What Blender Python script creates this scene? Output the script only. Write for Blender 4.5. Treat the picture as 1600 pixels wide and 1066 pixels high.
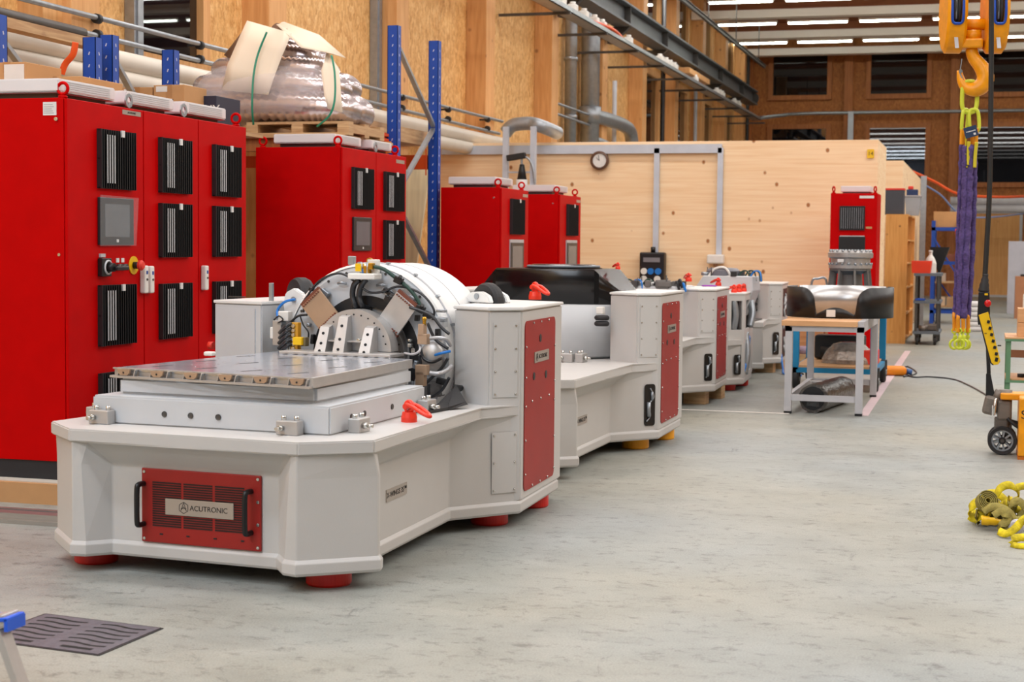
import bpy, bmesh, math, random
from mathutils import Vector, Matrix, Euler
for o in list(bpy.data.objects): bpy.data.objects.remove(o)
S = bpy.context.scene
COL = S.collection
# ------------------------------------------------ camera, world, lights, exposure
F_PX, YAW, PITCH, ROLL, CH = 2519.6, .285141505, .0600845421, .00984518774, 1.4
_cy, _sy, _cp, _sp, _cr, _sr = math.cos(YAW), math.sin(YAW), math.cos(PITCH), math.sin(PITCH), math.cos(ROLL), math.sin(ROLL)
FW = Vector((-_sy*_cp, _cy*_cp, -_sp)); _r0 = Vector((_cy, _sy, 0)); _u0 = _r0.cross(FW)
RT = _r0*_cr+_u0*_sr; UP = _u0*_cr-_r0*_sr
cam = bpy.data.cameras.new('camera'); camo = bpy.data.objects.new('camera', cam); COL.objects.link(camo)
M3 = Matrix((RT, UP, -FW)).transposed(); camo.matrix_world = Matrix.Translation((0, 0, CH)) @ M3.to_4x4()
cam.sensor_width = 36; cam.lens = F_PX*36/1600; cam.clip_end = 200; cam.clip_start = .05
cam.dof.use_dof = True; cam.dof.focus_distance = 8.6; cam.dof.aperture_fstop = 5.0
S.camera = camo
S.view_settings.view_transform = 'Standard'; S.view_settings.look = 'None'; S.view_settings.gamma = 1
S.view_settings.use_curve_mapping = False; S.view_settings.exposure = -0.07
W = bpy.data.worlds.new('world'); S.world = W; W.use_nodes = True
W.node_tree.nodes['Background'].inputs[0].default_value = (.92, .96, 1.0, 1); W.node_tree.nodes['Background'].inputs[1].default_value = .2
def area(name, loc, sx, sy, power, col=(1, .985, .96)):
    l = bpy.data.lights.new(name, 'AREA'); l.shape = 'RECTANGLE'; l.size = sx; l.size_y = sy; l.energy = power; l.color = col
    o = bpy.data.objects.new(name, l); o.location = loc; COL.objects.link(o); return o
for yy, pl_, pr_ in ((-8, 300, 50), (-4, 340, 50), (-.2, 360, 50), (3.6, 230, 150), (6.9, 130, 360), (10.75, 130, 330), (14.7, 130, 300), (18.65, 130, 300), (22.6, 130, 300), (26.55, 130, 300), (30.5, 130, 300), (34.5, 130, 300)):
    area('lamp_row', (-4.7, yy, 7.1), 4.6, .35, pl_, (.82, .91, 1) if yy < 5 else (1, .985, .95)); area('lamp_row', (4.4, yy, 7.1), 10.5, .35, pr_, (1, .985, .95))
LAMP_E = 20

# ------------------------------------------------ helpers
def ray(px, py): return FW+RT*((px-800)/F_PX)-UP*((py-533)/F_PX)
def at(px, py, X=None, Y=None, Z=None):       # photo pixel -> point on a plane of the hall
    d = ray(px, py); c = Vector((0, 0, CH))
    if X is not None: t = X/d.x
    elif Y is not None: t = Y/d.y
    else: t = (Z-CH)/d.z
    return c+d*t
def srgb(r, g, b):
    f = lambda c: (c/255/12.92) if c <= 10 else ((c/255+.055)/1.055)**2.4
    return (f(r), f(g), f(b), 1)
def mat(name, col, rough=.5, metal=0, var=.06, vs=6, bump=0, bs=200, spec=.5, coat=0, emit=None, trans=0, alpha=1, stretch=None):
    m = bpy.data.materials.new(name); m.use_nodes = True; n = m.node_tree.nodes; l = m.node_tree.links; b = n['Principled BSDF']
    if len(col) == 3: col = srgb(*col)
    b.inputs['Roughness'].default_value = rough; b.inputs['Metallic'].default_value = metal
    b.inputs['Specular IOR Level'].default_value = spec; b.inputs['Coat Weight'].default_value = coat
    b.inputs['Transmission Weight'].default_value = trans; b.inputs['Alpha'].default_value = alpha
    tc = n.new('ShaderNodeTexCoord'); mp = n.new('ShaderNodeMapping'); l.new(tc.outputs['Object'], mp.inputs[0])
    if stretch: mp.inputs['Scale'].default_value = stretch
    nz = n.new('ShaderNodeTexNoise'); nz.inputs['Scale'].default_value = vs; nz.inputs['Detail'].default_value = 4; l.new(mp.outputs[0], nz.inputs[0])
    cr = n.new('ShaderNodeValToRGB'); cr.color_ramp.elements[0].position = .3; cr.color_ramp.elements[1].position = .7
    cr.color_ramp.elements[0].color = [c*(1-var) for c in col[:3]]+[1]; cr.color_ramp.elements[1].color = [min(1, c*(1+var)) for c in col[:3]]+[1]
    l.new(nz.outputs[0], cr.inputs[0]); l.new(cr.outputs[0], b.inputs['Base Color'])
    if bump:
        nb = n.new('ShaderNodeTexNoise'); nb.inputs['Scale'].default_value = bs; l.new(mp.outputs[0], nb.inputs[0])
        bp = n.new('ShaderNodeBump'); bp.inputs['Strength'].default_value = bump; bp.inputs['Distance'].default_value = .01; l.new(nb.outputs[0], bp.inputs['Height']); l.new(bp.outputs[0], b.inputs['Normal'])
    if emit: b.inputs['Emission Color'].default_value = (*emit[0], 1); b.inputs['Emission Strength'].default_value = emit[1]
    return m
def ramp(n, l, src, stops):
    cr = n.new('ShaderNodeValToRGB'); e = cr.color_ramp.elements
    while len(e) < len(stops): e.new(.5)
    for k, (p, c) in enumerate(stops): e[k].position = p; e[k].color = c if len(c) == 4 else srgb(*c)
    l.new(src, cr.inputs[0]); return cr
def nodes(name, rough=.6):
    m = bpy.data.materials.new(name); m.use_nodes = True; n = m.node_tree.nodes; l = m.node_tree.links; b = n['Principled BSDF']; b.inputs['Roughness'].default_value = rough
    tc = n.new('ShaderNodeTexCoord'); return m, n, l, b, tc
def noise(n, l, tc, scale, sc=(1, 1, 1), detail=5, dist=0, rough=.5):
    mp = n.new('ShaderNodeMapping'); mp.inputs['Scale'].default_value = sc; l.new(tc.outputs['Object'], mp.inputs[0])
    z = n.new('ShaderNodeTexNoise'); z.inputs['Scale'].default_value = scale; z.inputs['Detail'].default_value = detail; z.inputs['Distortion'].default_value = dist; z.inputs['Roughness'].default_value = rough
    l.new(mp.outputs[0], z.inputs[0]); return z.outputs[0]
def mix(n, l, mode, fac, a, b):
    x = n.new('ShaderNodeMix'); x.data_type = 'RGBA'; x.blend_type = mode
    if isinstance(fac, (int, float)): x.inputs[0].default_value = fac
    else: l.new(fac, x.inputs[0])
    for s, v in ((6, a), (7, b)):
        if isinstance(v, (tuple, list)): x.inputs[s].default_value = v
        else: l.new(v, x.inputs[s])
    return x.outputs[2]
def mat_osb(name, c0, c1, c2, axis='x'):
    m, n, l, b, tc = nodes(name, .65)
    mp = n.new('ShaderNodeMapping'); mp.inputs['Scale'].default_value = (1, 1.0, .55); l.new(tc.outputs['Object'], mp.inputs[0])
    vo = n.new('ShaderNodeTexVoronoi'); vo.inputs['Scale'].default_value = 22; l.new(mp.outputs[0], vo.inputs['Vector'])
    nz = noise(n, l, tc, 30, (1, 1, .5), 4, 1.5)
    r1 = ramp(n, l, vo.outputs['Color'], [(0.1, c0), (.5, c1), (.9, c2)])
    r2 = ramp(n, l, nz, [(.3, c0), (.5, c1), (.72, c2)])
    b2 = mix(n, l, 'MIX', .55, r1.outputs[0], r2.outputs[0]); l.new(b2, b.inputs['Base Color'])
    return m
def mat_wood(name, c0, c1, knots=(120, 70, 35), sc=(1, 1, 14), plank=None, kn=1.0, kscale=3.2):
    m, n, l, b, tc = nodes(name, .6)
    g = noise(n, l, tc, 3.0, sc, 6, .6)
    r = ramp(n, l, g, [(.3, c0), (.7, c1)])
    mp = n.new('ShaderNodeMapping'); mp.inputs['Scale'].default_value = (1, 1, 1) if plank is None else plank; l.new(tc.outputs['Object'], mp.inputs[0])
    vo = n.new('ShaderNodeTexVoronoi'); vo.inputs['Scale'].default_value = kscale; l.new(mp.outputs[0], vo.inputs['Vector'])
    k = ramp(n, l, vo.outputs['Distance'], [(.07, (1, 1, 1, 1)), (.13, (0, 0, 0, 1))])
    o = mix(n, l, 'MIX', k.outputs[0], r.outputs[0], srgb(*knots))
    if kn < 1: o = mix(n, l, 'MIX', kn, r.outputs[0], o)
    l.new(o, b.inputs['Base Color']); return m
def mat_floor():
    m, n, l, b, tc = nodes('concrete', .42)
    a = noise(n, l, tc, 2.2, (1, 1.4, 1), 10, .3, .7); r = ramp(n, l, a, [(.3, (148, 152, 149)), (.5, (162, 166, 163)), (.72, (175, 178, 175))])
    s = noise(n, l, tc, 9, (1, 1.5, 1), 10, .3, .8); r2 = ramp(n, l, s, [(.33, (150, 148, 144)), (.47, (255, 255, 255)), (.75, (255, 255, 255))])
    g = noise(n, l, tc, 140, (1, 1, 1), 3); r3 = ramp(n, l, g, [(.25, (205, 203, 198)), (.7, (255, 255, 255))])
    w = noise(n, l, tc, .35, (1, 1, 1), 3); r4 = ramp(n, l, w, [(.35, (255, 246, 230)), (.65, (238, 244, 250))])
    k = noise(n, l, tc, 4.5, (1.2, .8, 1), 12, .9, .85); r5 = ramp(n, l, k, [(.345, (128, 126, 128)), (.42, (255, 255, 255))])
    o = mix(n, l, 'MULTIPLY', .8, r.outputs[0], r2.outputs[0]); o = mix(n, l, 'MULTIPLY', .8, o, r3.outputs[0]); o = mix(n, l, 'MULTIPLY', .9, o, r4.outputs[0]); o = mix(n, l, 'MULTIPLY', .7, o, r5.outputs[0])
    l.new(o, b.inputs['Base Color']); rr = ramp(n, l, a, [(.3, (.44, .44, .44, 1)), (.7, (.54, .54, .54, 1))]); l.new(rr.outputs[0], b.inputs['Roughness'])
    bp = n.new('ShaderNodeBump'); bp.inputs['Strength'].default_value = .08; l.new(g, bp.inputs['Height']); l.new(bp.outputs[0], b.inputs['Normal'])
    return m
class MB:
    def __init__(s): s.bm = bmesh.new()
    def box(s, c, d, rot=None, bev=0, seg=2, taper=None):
        g = bmesh.ops.create_cube(s.bm, size=1); vs = g['verts']
        for v in vs:
            v.co = Vector((v.co.x*d[0], v.co.y*d[1], v.co.z*d[2]))
            if taper and v.co.z > 0: v.co.x *= taper; v.co.y *= taper
        if bev: 
            es = list({e for v in vs for e in v.link_edges}); r = bmesh.ops.bevel(s.bm, geom=es, offset=bev, segments=seg, affect='EDGES', profile=.5); vs = list({v for f in r['faces'] for v in f.verts} | {v for v in vs if v.is_valid})
        M = Matrix.Translation(c) @ (rot.to_matrix().to_4x4() if isinstance(rot, Euler) else (rot if rot else Matrix()))
        for v in vs: v.co = M @ v.co
        return s
    def bb(s, a, b, bev=0): # box between corners
        return s.box([(a[i]+b[i])/2 for i in range(3)], [abs(b[i]-a[i]) for i in range(3)], bev=bev)
    def bar(s, a, b, w, h=None, up=(0, 0, 1), bev=0):
        a = Vector(a); b = Vector(b); d = b-a; L = d.length; z = d/L; u = Vector(up)
        if abs(z.dot(u)) > .98: u = Vector((1, 0, 0))
        x = u.cross(z).normalized(); y = z.cross(x)
        R = Matrix((x, y, z)).transposed().to_4x4()
        return s.box((a+b)/2, (w, h or w, L), R, bev)
    def cyl(s, a, b, r, r2=None, seg=24, caps=True):
        a = Vector(a); b = Vector(b); d = b-a; L = d.length; q = Vector((0, 0, 1)).rotation_difference(d)
        g = bmesh.ops.create_cone(s.bm, cap_ends=caps, segments=seg, radius1=r, radius2=r if r2 is None else r2, depth=L)
        M = Matrix.Translation((a+b)/2) @ q.to_matrix().to_4x4()
        for v in g['verts']: v.co = M @ v.co
        for f in {f for v in g['verts'] for f in v.link_faces}:
            if len(f.verts) == 4: f.smooth = True
        return s
    def sph(s, c, r, sc=(1, 1, 1), seg=20):
        g = bmesh.ops.create_uvsphere(s.bm, u_segments=seg, v_segments=max(6, seg//2), radius=r)
        for v in g['verts']: v.co = Vector((v.co.x*sc[0], v.co.y*sc[1], v.co.z*sc[2]))+Vector(c)
        for f in {f for v in g['verts'] for f in v.link_faces}: f.smooth = True
        return s
    def prism(s, poly, z0, z1, bev=0, M=None):
        n = len(poly); A = [s.bm.verts.new((x, y, z0)) for x, y in poly]; B = [s.bm.verts.new((x, y, z1)) for x, y in poly]
        F = [s.bm.faces.new(A[::-1]), s.bm.faces.new(B)]+[s.bm.faces.new((A[i], A[(i+1) % n], B[(i+1) % n], B[i])) for i in range(n)]
        vs = A+B
        if bev:
            es = list({e for f in F for e in f.edges}); r = bmesh.ops.bevel(s.bm, geom=es, offset=bev, segments=2, affect='EDGES'); vs = list({v for f in r['faces'] for v in f.verts} | {v for v in vs if v.is_valid})
        if M is not None:
            for v in vs: v.co = M @ v.co
        return s
    def loft(s, rings, close=True, caps=True, smooth=False):
        R = [[s.bm.verts.new(p) for p in r] for r in rings]; n = len(R[0])
        for a, b in zip(R, R[1:]):
            for i in range(n if close else n-1):
                f = s.bm.faces.new((a[i], a[(i+1) % n], b[(i+1) % n], b[i])); f.smooth = smooth
        if caps and close: s.bm.faces.new(R[0][::-1]); s.bm.faces.new(R[-1])
        return s
    def tube(s, pts, r, seg=10, smooth_path=True, ribs=0, flat=None, caps=True, n=8):
        P = [Vector(p) for p in pts]
        if smooth_path and len(P) > 2:
            Q = []
            for i in range(len(P)-1):
                p0 = P[max(i-1, 0)]; p1 = P[i]; p2 = P[i+1]; p3 = P[min(i+2, len(P)-1)]
                for k in range(n):
                    t = k/n; Q.append(.5*((2*p1)+(p2-p0)*t+(2*p0-5*p1+4*p2-p3)*t*t+(3*p1-p0-3*p2+p3)*t**3))
            Q.append(P[-1]); P = Q
        rings = []; T = (P[1]-P[0]).normalized(); N = T.orthogonal().normalized()
        for i, p in enumerate(P):
            t = (P[min(i+1, len(P)-1)]-P[max(i-1, 0)])
            t = t.normalized() if t.length > 1e-9 else T
            q = T.rotation_difference(t); N = (q @ N).normalized(); N = (N-t*N.dot(t)).normalized(); T = t; Bn = t.cross(N)
            rr = r[i*len(r)//len(P)] if isinstance(r, (list, tuple)) else r
            if ribs: rr = rr*(1+ribs*(1 if i % 2 else -1))
            fa, fb = flat or (1, 1)
            rings.append([p+N*(math.cos(a)*rr*fa)+Bn*(math.sin(a)*rr*fb) for a in [2*math.pi*k/seg for k in range(seg)]])
        return s.loft(rings, caps=caps, smooth=True)
    def ring(s, c, axis, R, r, seg=32, rs=10, a0=0, a1=2*math.pi, rr=None):
        c = Vector(c); ax = Vector(axis).normalized(); u = ax.orthogonal().normalized(); w = ax.cross(u)
        full = abs(a1-a0-2*math.pi) < 1e-6; m = seg if full else seg+1
        rings = []
        for i in range(m):
            a = a0+(a1-a0)*i/seg; d = u*math.cos(a)+w*math.sin(a)
            rings.append([c+d*(R+r*math.cos(b))+ax*((rr or r)*math.sin(b)) for b in [2*math.pi*k/rs for k in range(rs)]])
        if full:
            V = [[s.bm.verts.new(p) for p in q] for q in rings]
            for i in range(m):
                for k in range(rs):
                    f = s.bm.faces.new((V[i][k], V[i][(k+1) % rs], V[(i+1) % m][(k+1) % rs], V[(i+1) % m][k])); f.smooth = True
            return s
        return s.loft(rings, smooth=True)
    def lathe(s, c, prof, axis=(0, 0, 1), seg=32, a0=0, a1=2*math.pi, u=None):   # prof = [(radius, height)]
        c = Vector(c); ax = Vector(axis).normalized(); u = Vector(u) if u else ax.orthogonal().normalized(); w = ax.cross(u)
        full = abs(a1-a0-2*math.pi) < 1e-6; m = seg if full else seg+1
        V = [[s.bm.verts.new(c+(u*math.cos(a)+w*math.sin(a))*r+ax*h) for r, h in prof] for a in [a0+(a1-a0)*i/seg for i in range(m)]]
        for i in range(m if full else m-1):
            for k in range(len(prof)-1):
                f = s.bm.faces.new((V[i][k], V[(i+1) % m][k], V[(i+1) % m][k+1], V[i][k+1])); f.smooth = False
        return s
    def build(s, name, m, parent=None, bevel=0, smooth=False, loc=None):
        bmesh.ops.recalc_face_normals(s.bm, faces=s.bm.faces[:])
        me = bpy.data.meshes.new(name); s.bm.to_mesh(me); s.bm.free(); me.materials.append(m)
        if smooth:
            for p in me.polygons: p.use_smooth = True
        o = bpy.data.objects.new(name, me); COL.objects.link(o)
        if parent: o.parent = parent
        if bevel:
            b = o.modifiers.new('bevel', 'BEVEL'); b.width = bevel; b.segments = 2; b.limit_method = 'ANGLE'; b.angle_limit = math.radians(35)
        return o
def tag(o, label, cat, group=None):
    o['label'] = label; o['category'] = cat
    if group: o['group'] = group
    return o
def struct(o): o['kind'] = 'structure'; return o
def empty(name, loc, rz, label, cat, group=None):
    o = bpy.data.objects.new(name, None); o.empty_display_size = .1; COL.objects.link(o); o.location = loc; o.rotation_euler = (0, 0, rz); return tag(o, label, cat, group)
def text(body, size, m, parent, M, name='lettering', align='CENTER', ext=.0006):
    c = bpy.data.curves.new(name, 'FONT'); c.body = body; c.size = size; c.align_x = align; c.align_y = 'CENTER'; c.extrude = ext
    t = bpy.data.objects.new(name, c); COL.objects.link(t); dg = bpy.context.evaluated_depsgraph_get()
    me = bpy.data.meshes.new_from_object(t.evaluated_get(dg)); bpy.data.objects.remove(t); me.transform(M); me.materials.clear(); me.materials.append(m)
    o = bpy.data.objects.new(name, me); COL.objects.link(o); o.parent = parent; return o
def face_frame(o, xdir, zdir=(0, 0, 1)):    # matrix: local x -> xdir, local y -> up, z -> out
    x = Vector(xdir).normalized(); y = Vector(zdir).normalized(); z = x.cross(y)
    return Matrix.Translation(o) @ Matrix((x, y, z)).transposed().to_4x4()
def copy_tree(o, parent=None):
    c = o.copy(); COL.objects.link(c); c.parent = parent
    for ch in [k for k in o.children]: copy_tree(ch, c)
    return c
rnd = random.Random(7)
def merge(child, par):                        # fold surface detail into its part, keeping its own material
    bm = bmesh.new(); bm.from_mesh(par.data); n = len(par.data.materials); k = len(bm.faces); bm.from_mesh(child.data); bm.faces.ensure_lookup_table()
    for f in bm.faces[k:]: f.material_index = n
    par.data.materials.append(child.data.materials[0]); bm.to_mesh(par.data); bm.free(); bpy.data.objects.remove(child); return par
NUM = ['first', 'second', 'third', 'fourth', 'fifth', 'sixth', 'seventh', 'eighth', 'ninth', 'tenth', 'eleventh', 'twelfth', 'thirteenth', 'fourteenth', 'fifteenth', 'sixteenth', 'seventeenth']
# ------------------------------------------------ materials
RED = mat('red_enamel', (190, 2, 4), .5, bump=.08, bs=350, spec=.06); RED2 = mat('brick_red_panel', (152, 24, 18), .5, bump=.08, bs=300)
PUR = mat('red_feet', (205, 22, 12), .4); YEL_F = mat('yellow_feet', (240, 165, 20), .45)
PAINT = mat('pale_grey_lacquer', (196, 194, 191), .42, var=.015, bump=.05, bs=260); PAINTW = mat('white_lacquer', (226, 226, 224), .35, var=.01)
PAINTG = mat('light_grey_lacquer', (196, 199, 202), .4, var=.02)
BLK = mat('black_plastic', (18, 18, 20), .42); BLKM = mat('black_metal', (30, 30, 32), .5); PLINTH = mat('black_plinth', (32, 33, 38), .6)
ALU = mat('brushed_aluminium', (178, 178, 178), .35, .85, var=.05, vs=12, stretch=(1, 1, 18)); ALU2 = mat('machined_aluminium', (188, 186, 184), .42, .6, var=.04, vs=20)
ALUP = mat('polished_aluminium_plate', (206, 214, 226), .2, .7, var=.12, vs=7); STEEL = mat('galvanised_steel', (160, 166, 172), .4, .7, var=.1, vs=14)
DSTEEL = mat('dark_steel', (86, 84, 82), .5, .6, var=.15); CAST = mat('grey_casting', (116, 113, 110), .55, .3, var=.15, bump=.3, bs=80)
LID = mat('cooling_unit_white', (222, 219, 220), .5, var=.02); SCREW = mat('bright_screw', (205, 205, 200), .25, .9); TAN = mat('tan_anodised', (176, 148, 122), .45, .3)
NPL = mat('nameplate_steel', (178, 168, 158), .35, .5); INK = mat('black_ink', (25, 25, 28), .6); LABEL = mat('white_label', (222, 222, 220), .5); BLUEINK = mat('blue_ink', (30, 70, 150), .5)
BLUE = mat('blue_enamel', (10, 70, 170), .42, bump=.05); ORANGE = mat('orange_enamel', (226, 84, 24), .45); CRANE = mat('crane_orange', (238, 156, 2), .38, var=.1, vs=18)
LIME = mat('lime_coating', (205, 214, 60), .4, var=.06); YEL = mat('signal_yellow', (236, 190, 10), .4); EYE = mat('orange_red_eye', (236, 58, 36), .35)
GLASSD = mat('screen_glass', (104, 112, 118), .18, spec=.6); GLOSSB = mat('gloss_black_shell', (20, 18, 18), .2, spec=.5, var=.02); RUB = mat('rubber', (34, 34, 36), .6)
GRN = mat('dark_green_hose', (24, 62, 52), .45); BLUH = mat('blue_hose', (30, 120, 205), .35); HOSE = mat('black_hose', (42, 44, 48), .35); SILV = mat('braided_silver', (190, 192, 196), .3, .8, bump=.4, bs=400)
BRASS = mat('brass', (190, 145, 45), .3, .8); WPL = mat('white_plastic', (230, 228, 222), .5)
TUBE = mat('white_pipe', (222, 214, 200), .4, var=.03); STRAPG = mat('green_strap', (20, 130, 100), .4)
CARD = mat('cardboard', (190, 145, 98), .8, var=.06); PAPER = mat('beige_card_sheet', (240, 224, 202), .8, var=.03, vs=3); PAPERD = mat('brown_card_back', (120, 88, 66), .8)
FOIL = mat('foil_hose', (212, 200, 200), .24, .8, var=.1, vs=8); FILM = mat('stretch_film', (240, 232, 234), .18, 0, var=.02, alpha=.3, bump=1, bs=9, spec=1, emit=None); CLEARF = mat('clear_film', (225, 230, 235), .2, alpha=.07, spec=.6)
PURPLE = mat('purple_webbing', (82, 64, 118), .8, var=.35, vs=60, bump=.5, bs=90); PALLET = mat_wood('pallet_wood', (168, 128, 88), (206, 172, 128), kn=.3)
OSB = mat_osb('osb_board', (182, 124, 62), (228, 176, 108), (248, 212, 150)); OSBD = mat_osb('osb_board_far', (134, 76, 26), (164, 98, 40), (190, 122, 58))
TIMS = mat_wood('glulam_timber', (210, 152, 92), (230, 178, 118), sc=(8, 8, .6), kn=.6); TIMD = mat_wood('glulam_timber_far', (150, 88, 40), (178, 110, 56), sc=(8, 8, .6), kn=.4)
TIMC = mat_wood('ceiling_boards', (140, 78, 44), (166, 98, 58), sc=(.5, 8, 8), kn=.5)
CLT = mat_wood('cross_laminated_panel', (242, 204, 158), (254, 226, 188), knots=(168, 108, 58), sc=(.35, 1, 9), plank=(1, 1, .8), kscale=4.5)
SHELFW = mat_wood('pine_shelf', (204, 140, 68), (224, 164, 92), sc=(9, 9, .6), kscale=5); WOODB = mat_wood('bench_top_wood', (196, 144, 96), (220, 172, 124), sc=(.6, 8, 8), kn=.2); DOORW = mat_wood('door_wood', (206, 148, 84), (222, 168, 104), sc=(9, 9, .4), kn=.2)
WIN = mat('window_glass_night', (16, 16, 20), .015, spec=.8, var=.3, vs=2); WHITEP = mat('white_ceiling_panel', (246, 238, 230), .6, var=.01)
TGREY = mat('light_grey_frame', (186, 186, 190), .4); TEAL = mat('teal_blue_enamel', (18, 128, 176), .45); GREENF = mat('green_frame', (92, 134, 100), .5); REDB = mat('red_box', (226, 56, 40), .5)
LAMPM = mat('lamp_diffuser', (240, 248, 240), .5, emit=((.93, 1.0, .9), LAMP_E)); CONDUIT = mat('grey_conduit', (196, 204, 216), .45)
STRAPY = mat('yellow_webbing', (206, 186, 26), .85, var=.45, vs=22, bump=.5, bs=60); STRAPO = mat('olive_webbing', (140, 128, 62), .85, var=.3, vs=30, bump=.5, bs=60)
SMOKE = mat('wrapped_black_film', (70, 64, 58), .3, var=.5, vs=40, bump=1, bs=30, spec=.8); CLEARG = mat('clear_wrap', (150, 138, 128), .25, .2, var=.3, vs=20, bump=1, bs=25)

# ------------------------------------------------ the hall
WX, FY = -7.2, 49.0
struct(MB().bb((-7.6, -9, -.1), (14, 49.4, 0)).build('floor', mat_floor()))
struct(MB().bb((WX-.3, -9, 0), (WX, FY+.3, 7.6)).build('wall_left', OSB))
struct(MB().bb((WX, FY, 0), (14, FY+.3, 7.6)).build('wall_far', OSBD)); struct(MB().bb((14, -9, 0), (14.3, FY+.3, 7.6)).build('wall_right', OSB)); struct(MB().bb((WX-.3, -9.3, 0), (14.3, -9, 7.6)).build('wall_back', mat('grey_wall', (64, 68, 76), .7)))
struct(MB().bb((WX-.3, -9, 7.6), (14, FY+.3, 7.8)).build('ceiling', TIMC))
# timber columns on the left wall
tn = 0
def trim(mb, m):
    global tn
    tn += 1; o = mb.build('trim_%d' % tn, m); return struct(o)
for k in range(-1, 10):
    y = 14.85+3.62*k
    trim(MB().bb((WX, y, 0), (WX+.3, y+.42, 7.6), bev=.008), TIMS)
trim(MB().bb((WX, 10.95, 0), (WX+.22, 11.23, 7.6)), TIMS)
# slim galvanised posts beside the columns
for k, y in enumerate((10.35, 12.55, 18.33)):
    tag(MB().bb((WX+.006, y, 0), (WX+.1, y+.16, 7.4)).bb((WX+.1, y+.04, 0), (WX+.115, y+.12, 7.4)).build('steel_post', STEEL),
        ['galvanised steel post on the board wall at the left edge of the photo', 'galvanised steel post beside the upper window behind the tall red cabinets', 'grey steel post on the wall between the wrapped bundle and the blue rack'][k], 'post')
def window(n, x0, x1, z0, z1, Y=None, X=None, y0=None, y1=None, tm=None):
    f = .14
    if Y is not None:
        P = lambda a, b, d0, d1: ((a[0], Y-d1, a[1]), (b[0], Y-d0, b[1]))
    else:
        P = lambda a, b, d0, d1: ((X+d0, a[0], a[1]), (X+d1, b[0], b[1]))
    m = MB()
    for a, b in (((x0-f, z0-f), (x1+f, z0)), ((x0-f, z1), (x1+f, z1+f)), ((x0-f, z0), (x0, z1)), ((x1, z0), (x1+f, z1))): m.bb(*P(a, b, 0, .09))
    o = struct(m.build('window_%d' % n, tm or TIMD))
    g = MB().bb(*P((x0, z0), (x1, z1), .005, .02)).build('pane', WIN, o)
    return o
wn = 0
for cx in (-6.27, -3.4, -.36, 2.7, 5.8):
    for z0, z1 in ((5.92, 7.15), (3.32, 4.92)):
        wn += 1; window(wn, cx, cx+1.6, z0, z1, Y=FY)
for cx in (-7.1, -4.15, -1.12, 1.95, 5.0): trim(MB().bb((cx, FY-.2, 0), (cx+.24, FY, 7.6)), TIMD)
wn += 1; window(wn, 12.7, 13.85, 3.05, 5.4, X=WX, tm=TIMS)
for k in (5, 6, 7, 8):
    wn += 1; window(wn, 14.85+3.62*k+.9, 14.85+3.62*k+2.7, 3.6, 5.1, X=WX, tm=TIMS); wn += 1; window(wn, 14.85+3.62*k+.9, 14.85+3.62*k+2.7, 6.1, 7.3, X=WX, tm=TIMS)
# ceiling: white panels and lamp rows near the far wall
for r, yy in enumerate((36.2, 40.2, 44.2, 48.1)):
    tag(MB().bb((WX+.02, yy-.2, 7.0), (13, yy+.2, 7.2), bev=.01).build('ceiling_panel', WHITEP), 'long white panel under the brown ceiling, %s above the far windows' % ['fourth row up', 'third row up', 'second row up', 'lowest row'][r], 'ceiling panel', 'white ceiling panels')
    trim(MB().bb((WX, yy+1.3, 7.3), (14, yy+1.55, 7.6)), TIMC)
ordn = ['leftmost', 'second from left', 'third from left', 'fourth from left', 'fifth from left', 'sixth from left', 'seventh from left', 'eighth from left']
for r, yy in enumerate((38.6, 42.5, 46.5)):
    for k in range(8):
        x = -7.0+.45*(2-r)*0+k*1.82+(.5, .1, -.1)[r]
        l = empty('ceiling_lamp', (x+.75, yy, 7.2), 0, 'bright tube lamp on the brown ceiling, %s in the %s row of lamps' % (ordn[k], ['upper', 'middle', 'lowest'][r]), 'lamp', 'ceiling tube lamps')
        MB().bb((-.78, -.05, 0), (.78, .05, .06)).build('housing', WHITEP, l)
        MB().bb((-.75, -.04, -.04), (.75, .04, 0), bev=.012).build('diffuser', LAMPM, l)
# wooden room inside the hall
RY = 21.0; RX = -1.35; q = at(1392, 251, Y=26); q2 = at(1411, 262, Y=26)
struct(MB().bb((WX, RY, 0), (RX, RY+.16, 2.765)).build('wall_room_front', CLT)); struct(MB().bb((RX-.16, RY+.16, 0), (RX, 22.75, 2.765)).build('wall_room_right', CLT))
struct(MB().bb((-2.6, 26, 0), (q2.x, 26.15, q.z)).bb((q2.x-.15, 26.15, 0), (q2.x, 33, q.z)).build('wall_room_rear', CLT)); struct(MB().bb((WX, RY+.16, 2.45), (RX-.16, 22.75, 2.55)).build('ceiling_room', CLT))
struct(MB().bb((-.42, FY-.06, .06), (.9, FY, 2.42)).build('door_1', DOORW)); trim(MB().bb((-.5, FY-.08, 2.42), (.98, FY, 2.5)).bb((.9, FY-.08, 0), (.98, FY, 2.5)).bb((-.5, FY-.08, 0), (-.42, FY, 2.5)).bb((-.42, FY-.1, 0), (.9, FY, .06)), TGREY)
# taped lines on the floor
a = at(1345, 650, Z=0); tag(MB().prism([(a.x-.02, a.y), (a.x+.06, a.y), (a.x+.02, 22.5), (a.x-.06, 22.5)], .001, .003).build('floor_tape', mat('pink_tape', (204, 182, 186), .6)), 'pale pink tape line on the floor running past the work bench leg', 'floor marking', 'taped floor lines')
b = at(1050, 640, Z=0); c_ = at(1233, 647, Z=0); tag(MB().prism([(b.x-1, b.y-.02), (c_.x, c_.y-.02), (c_.x, c_.y+.03), (b.x-1, b.y+.03)], .001, .003).build('floor_tape', mat('white_tape', (232, 226, 220), .6)), 'thin white tape line across the floor in front of the work bench', 'floor marking', 'taped floor lines')

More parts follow.
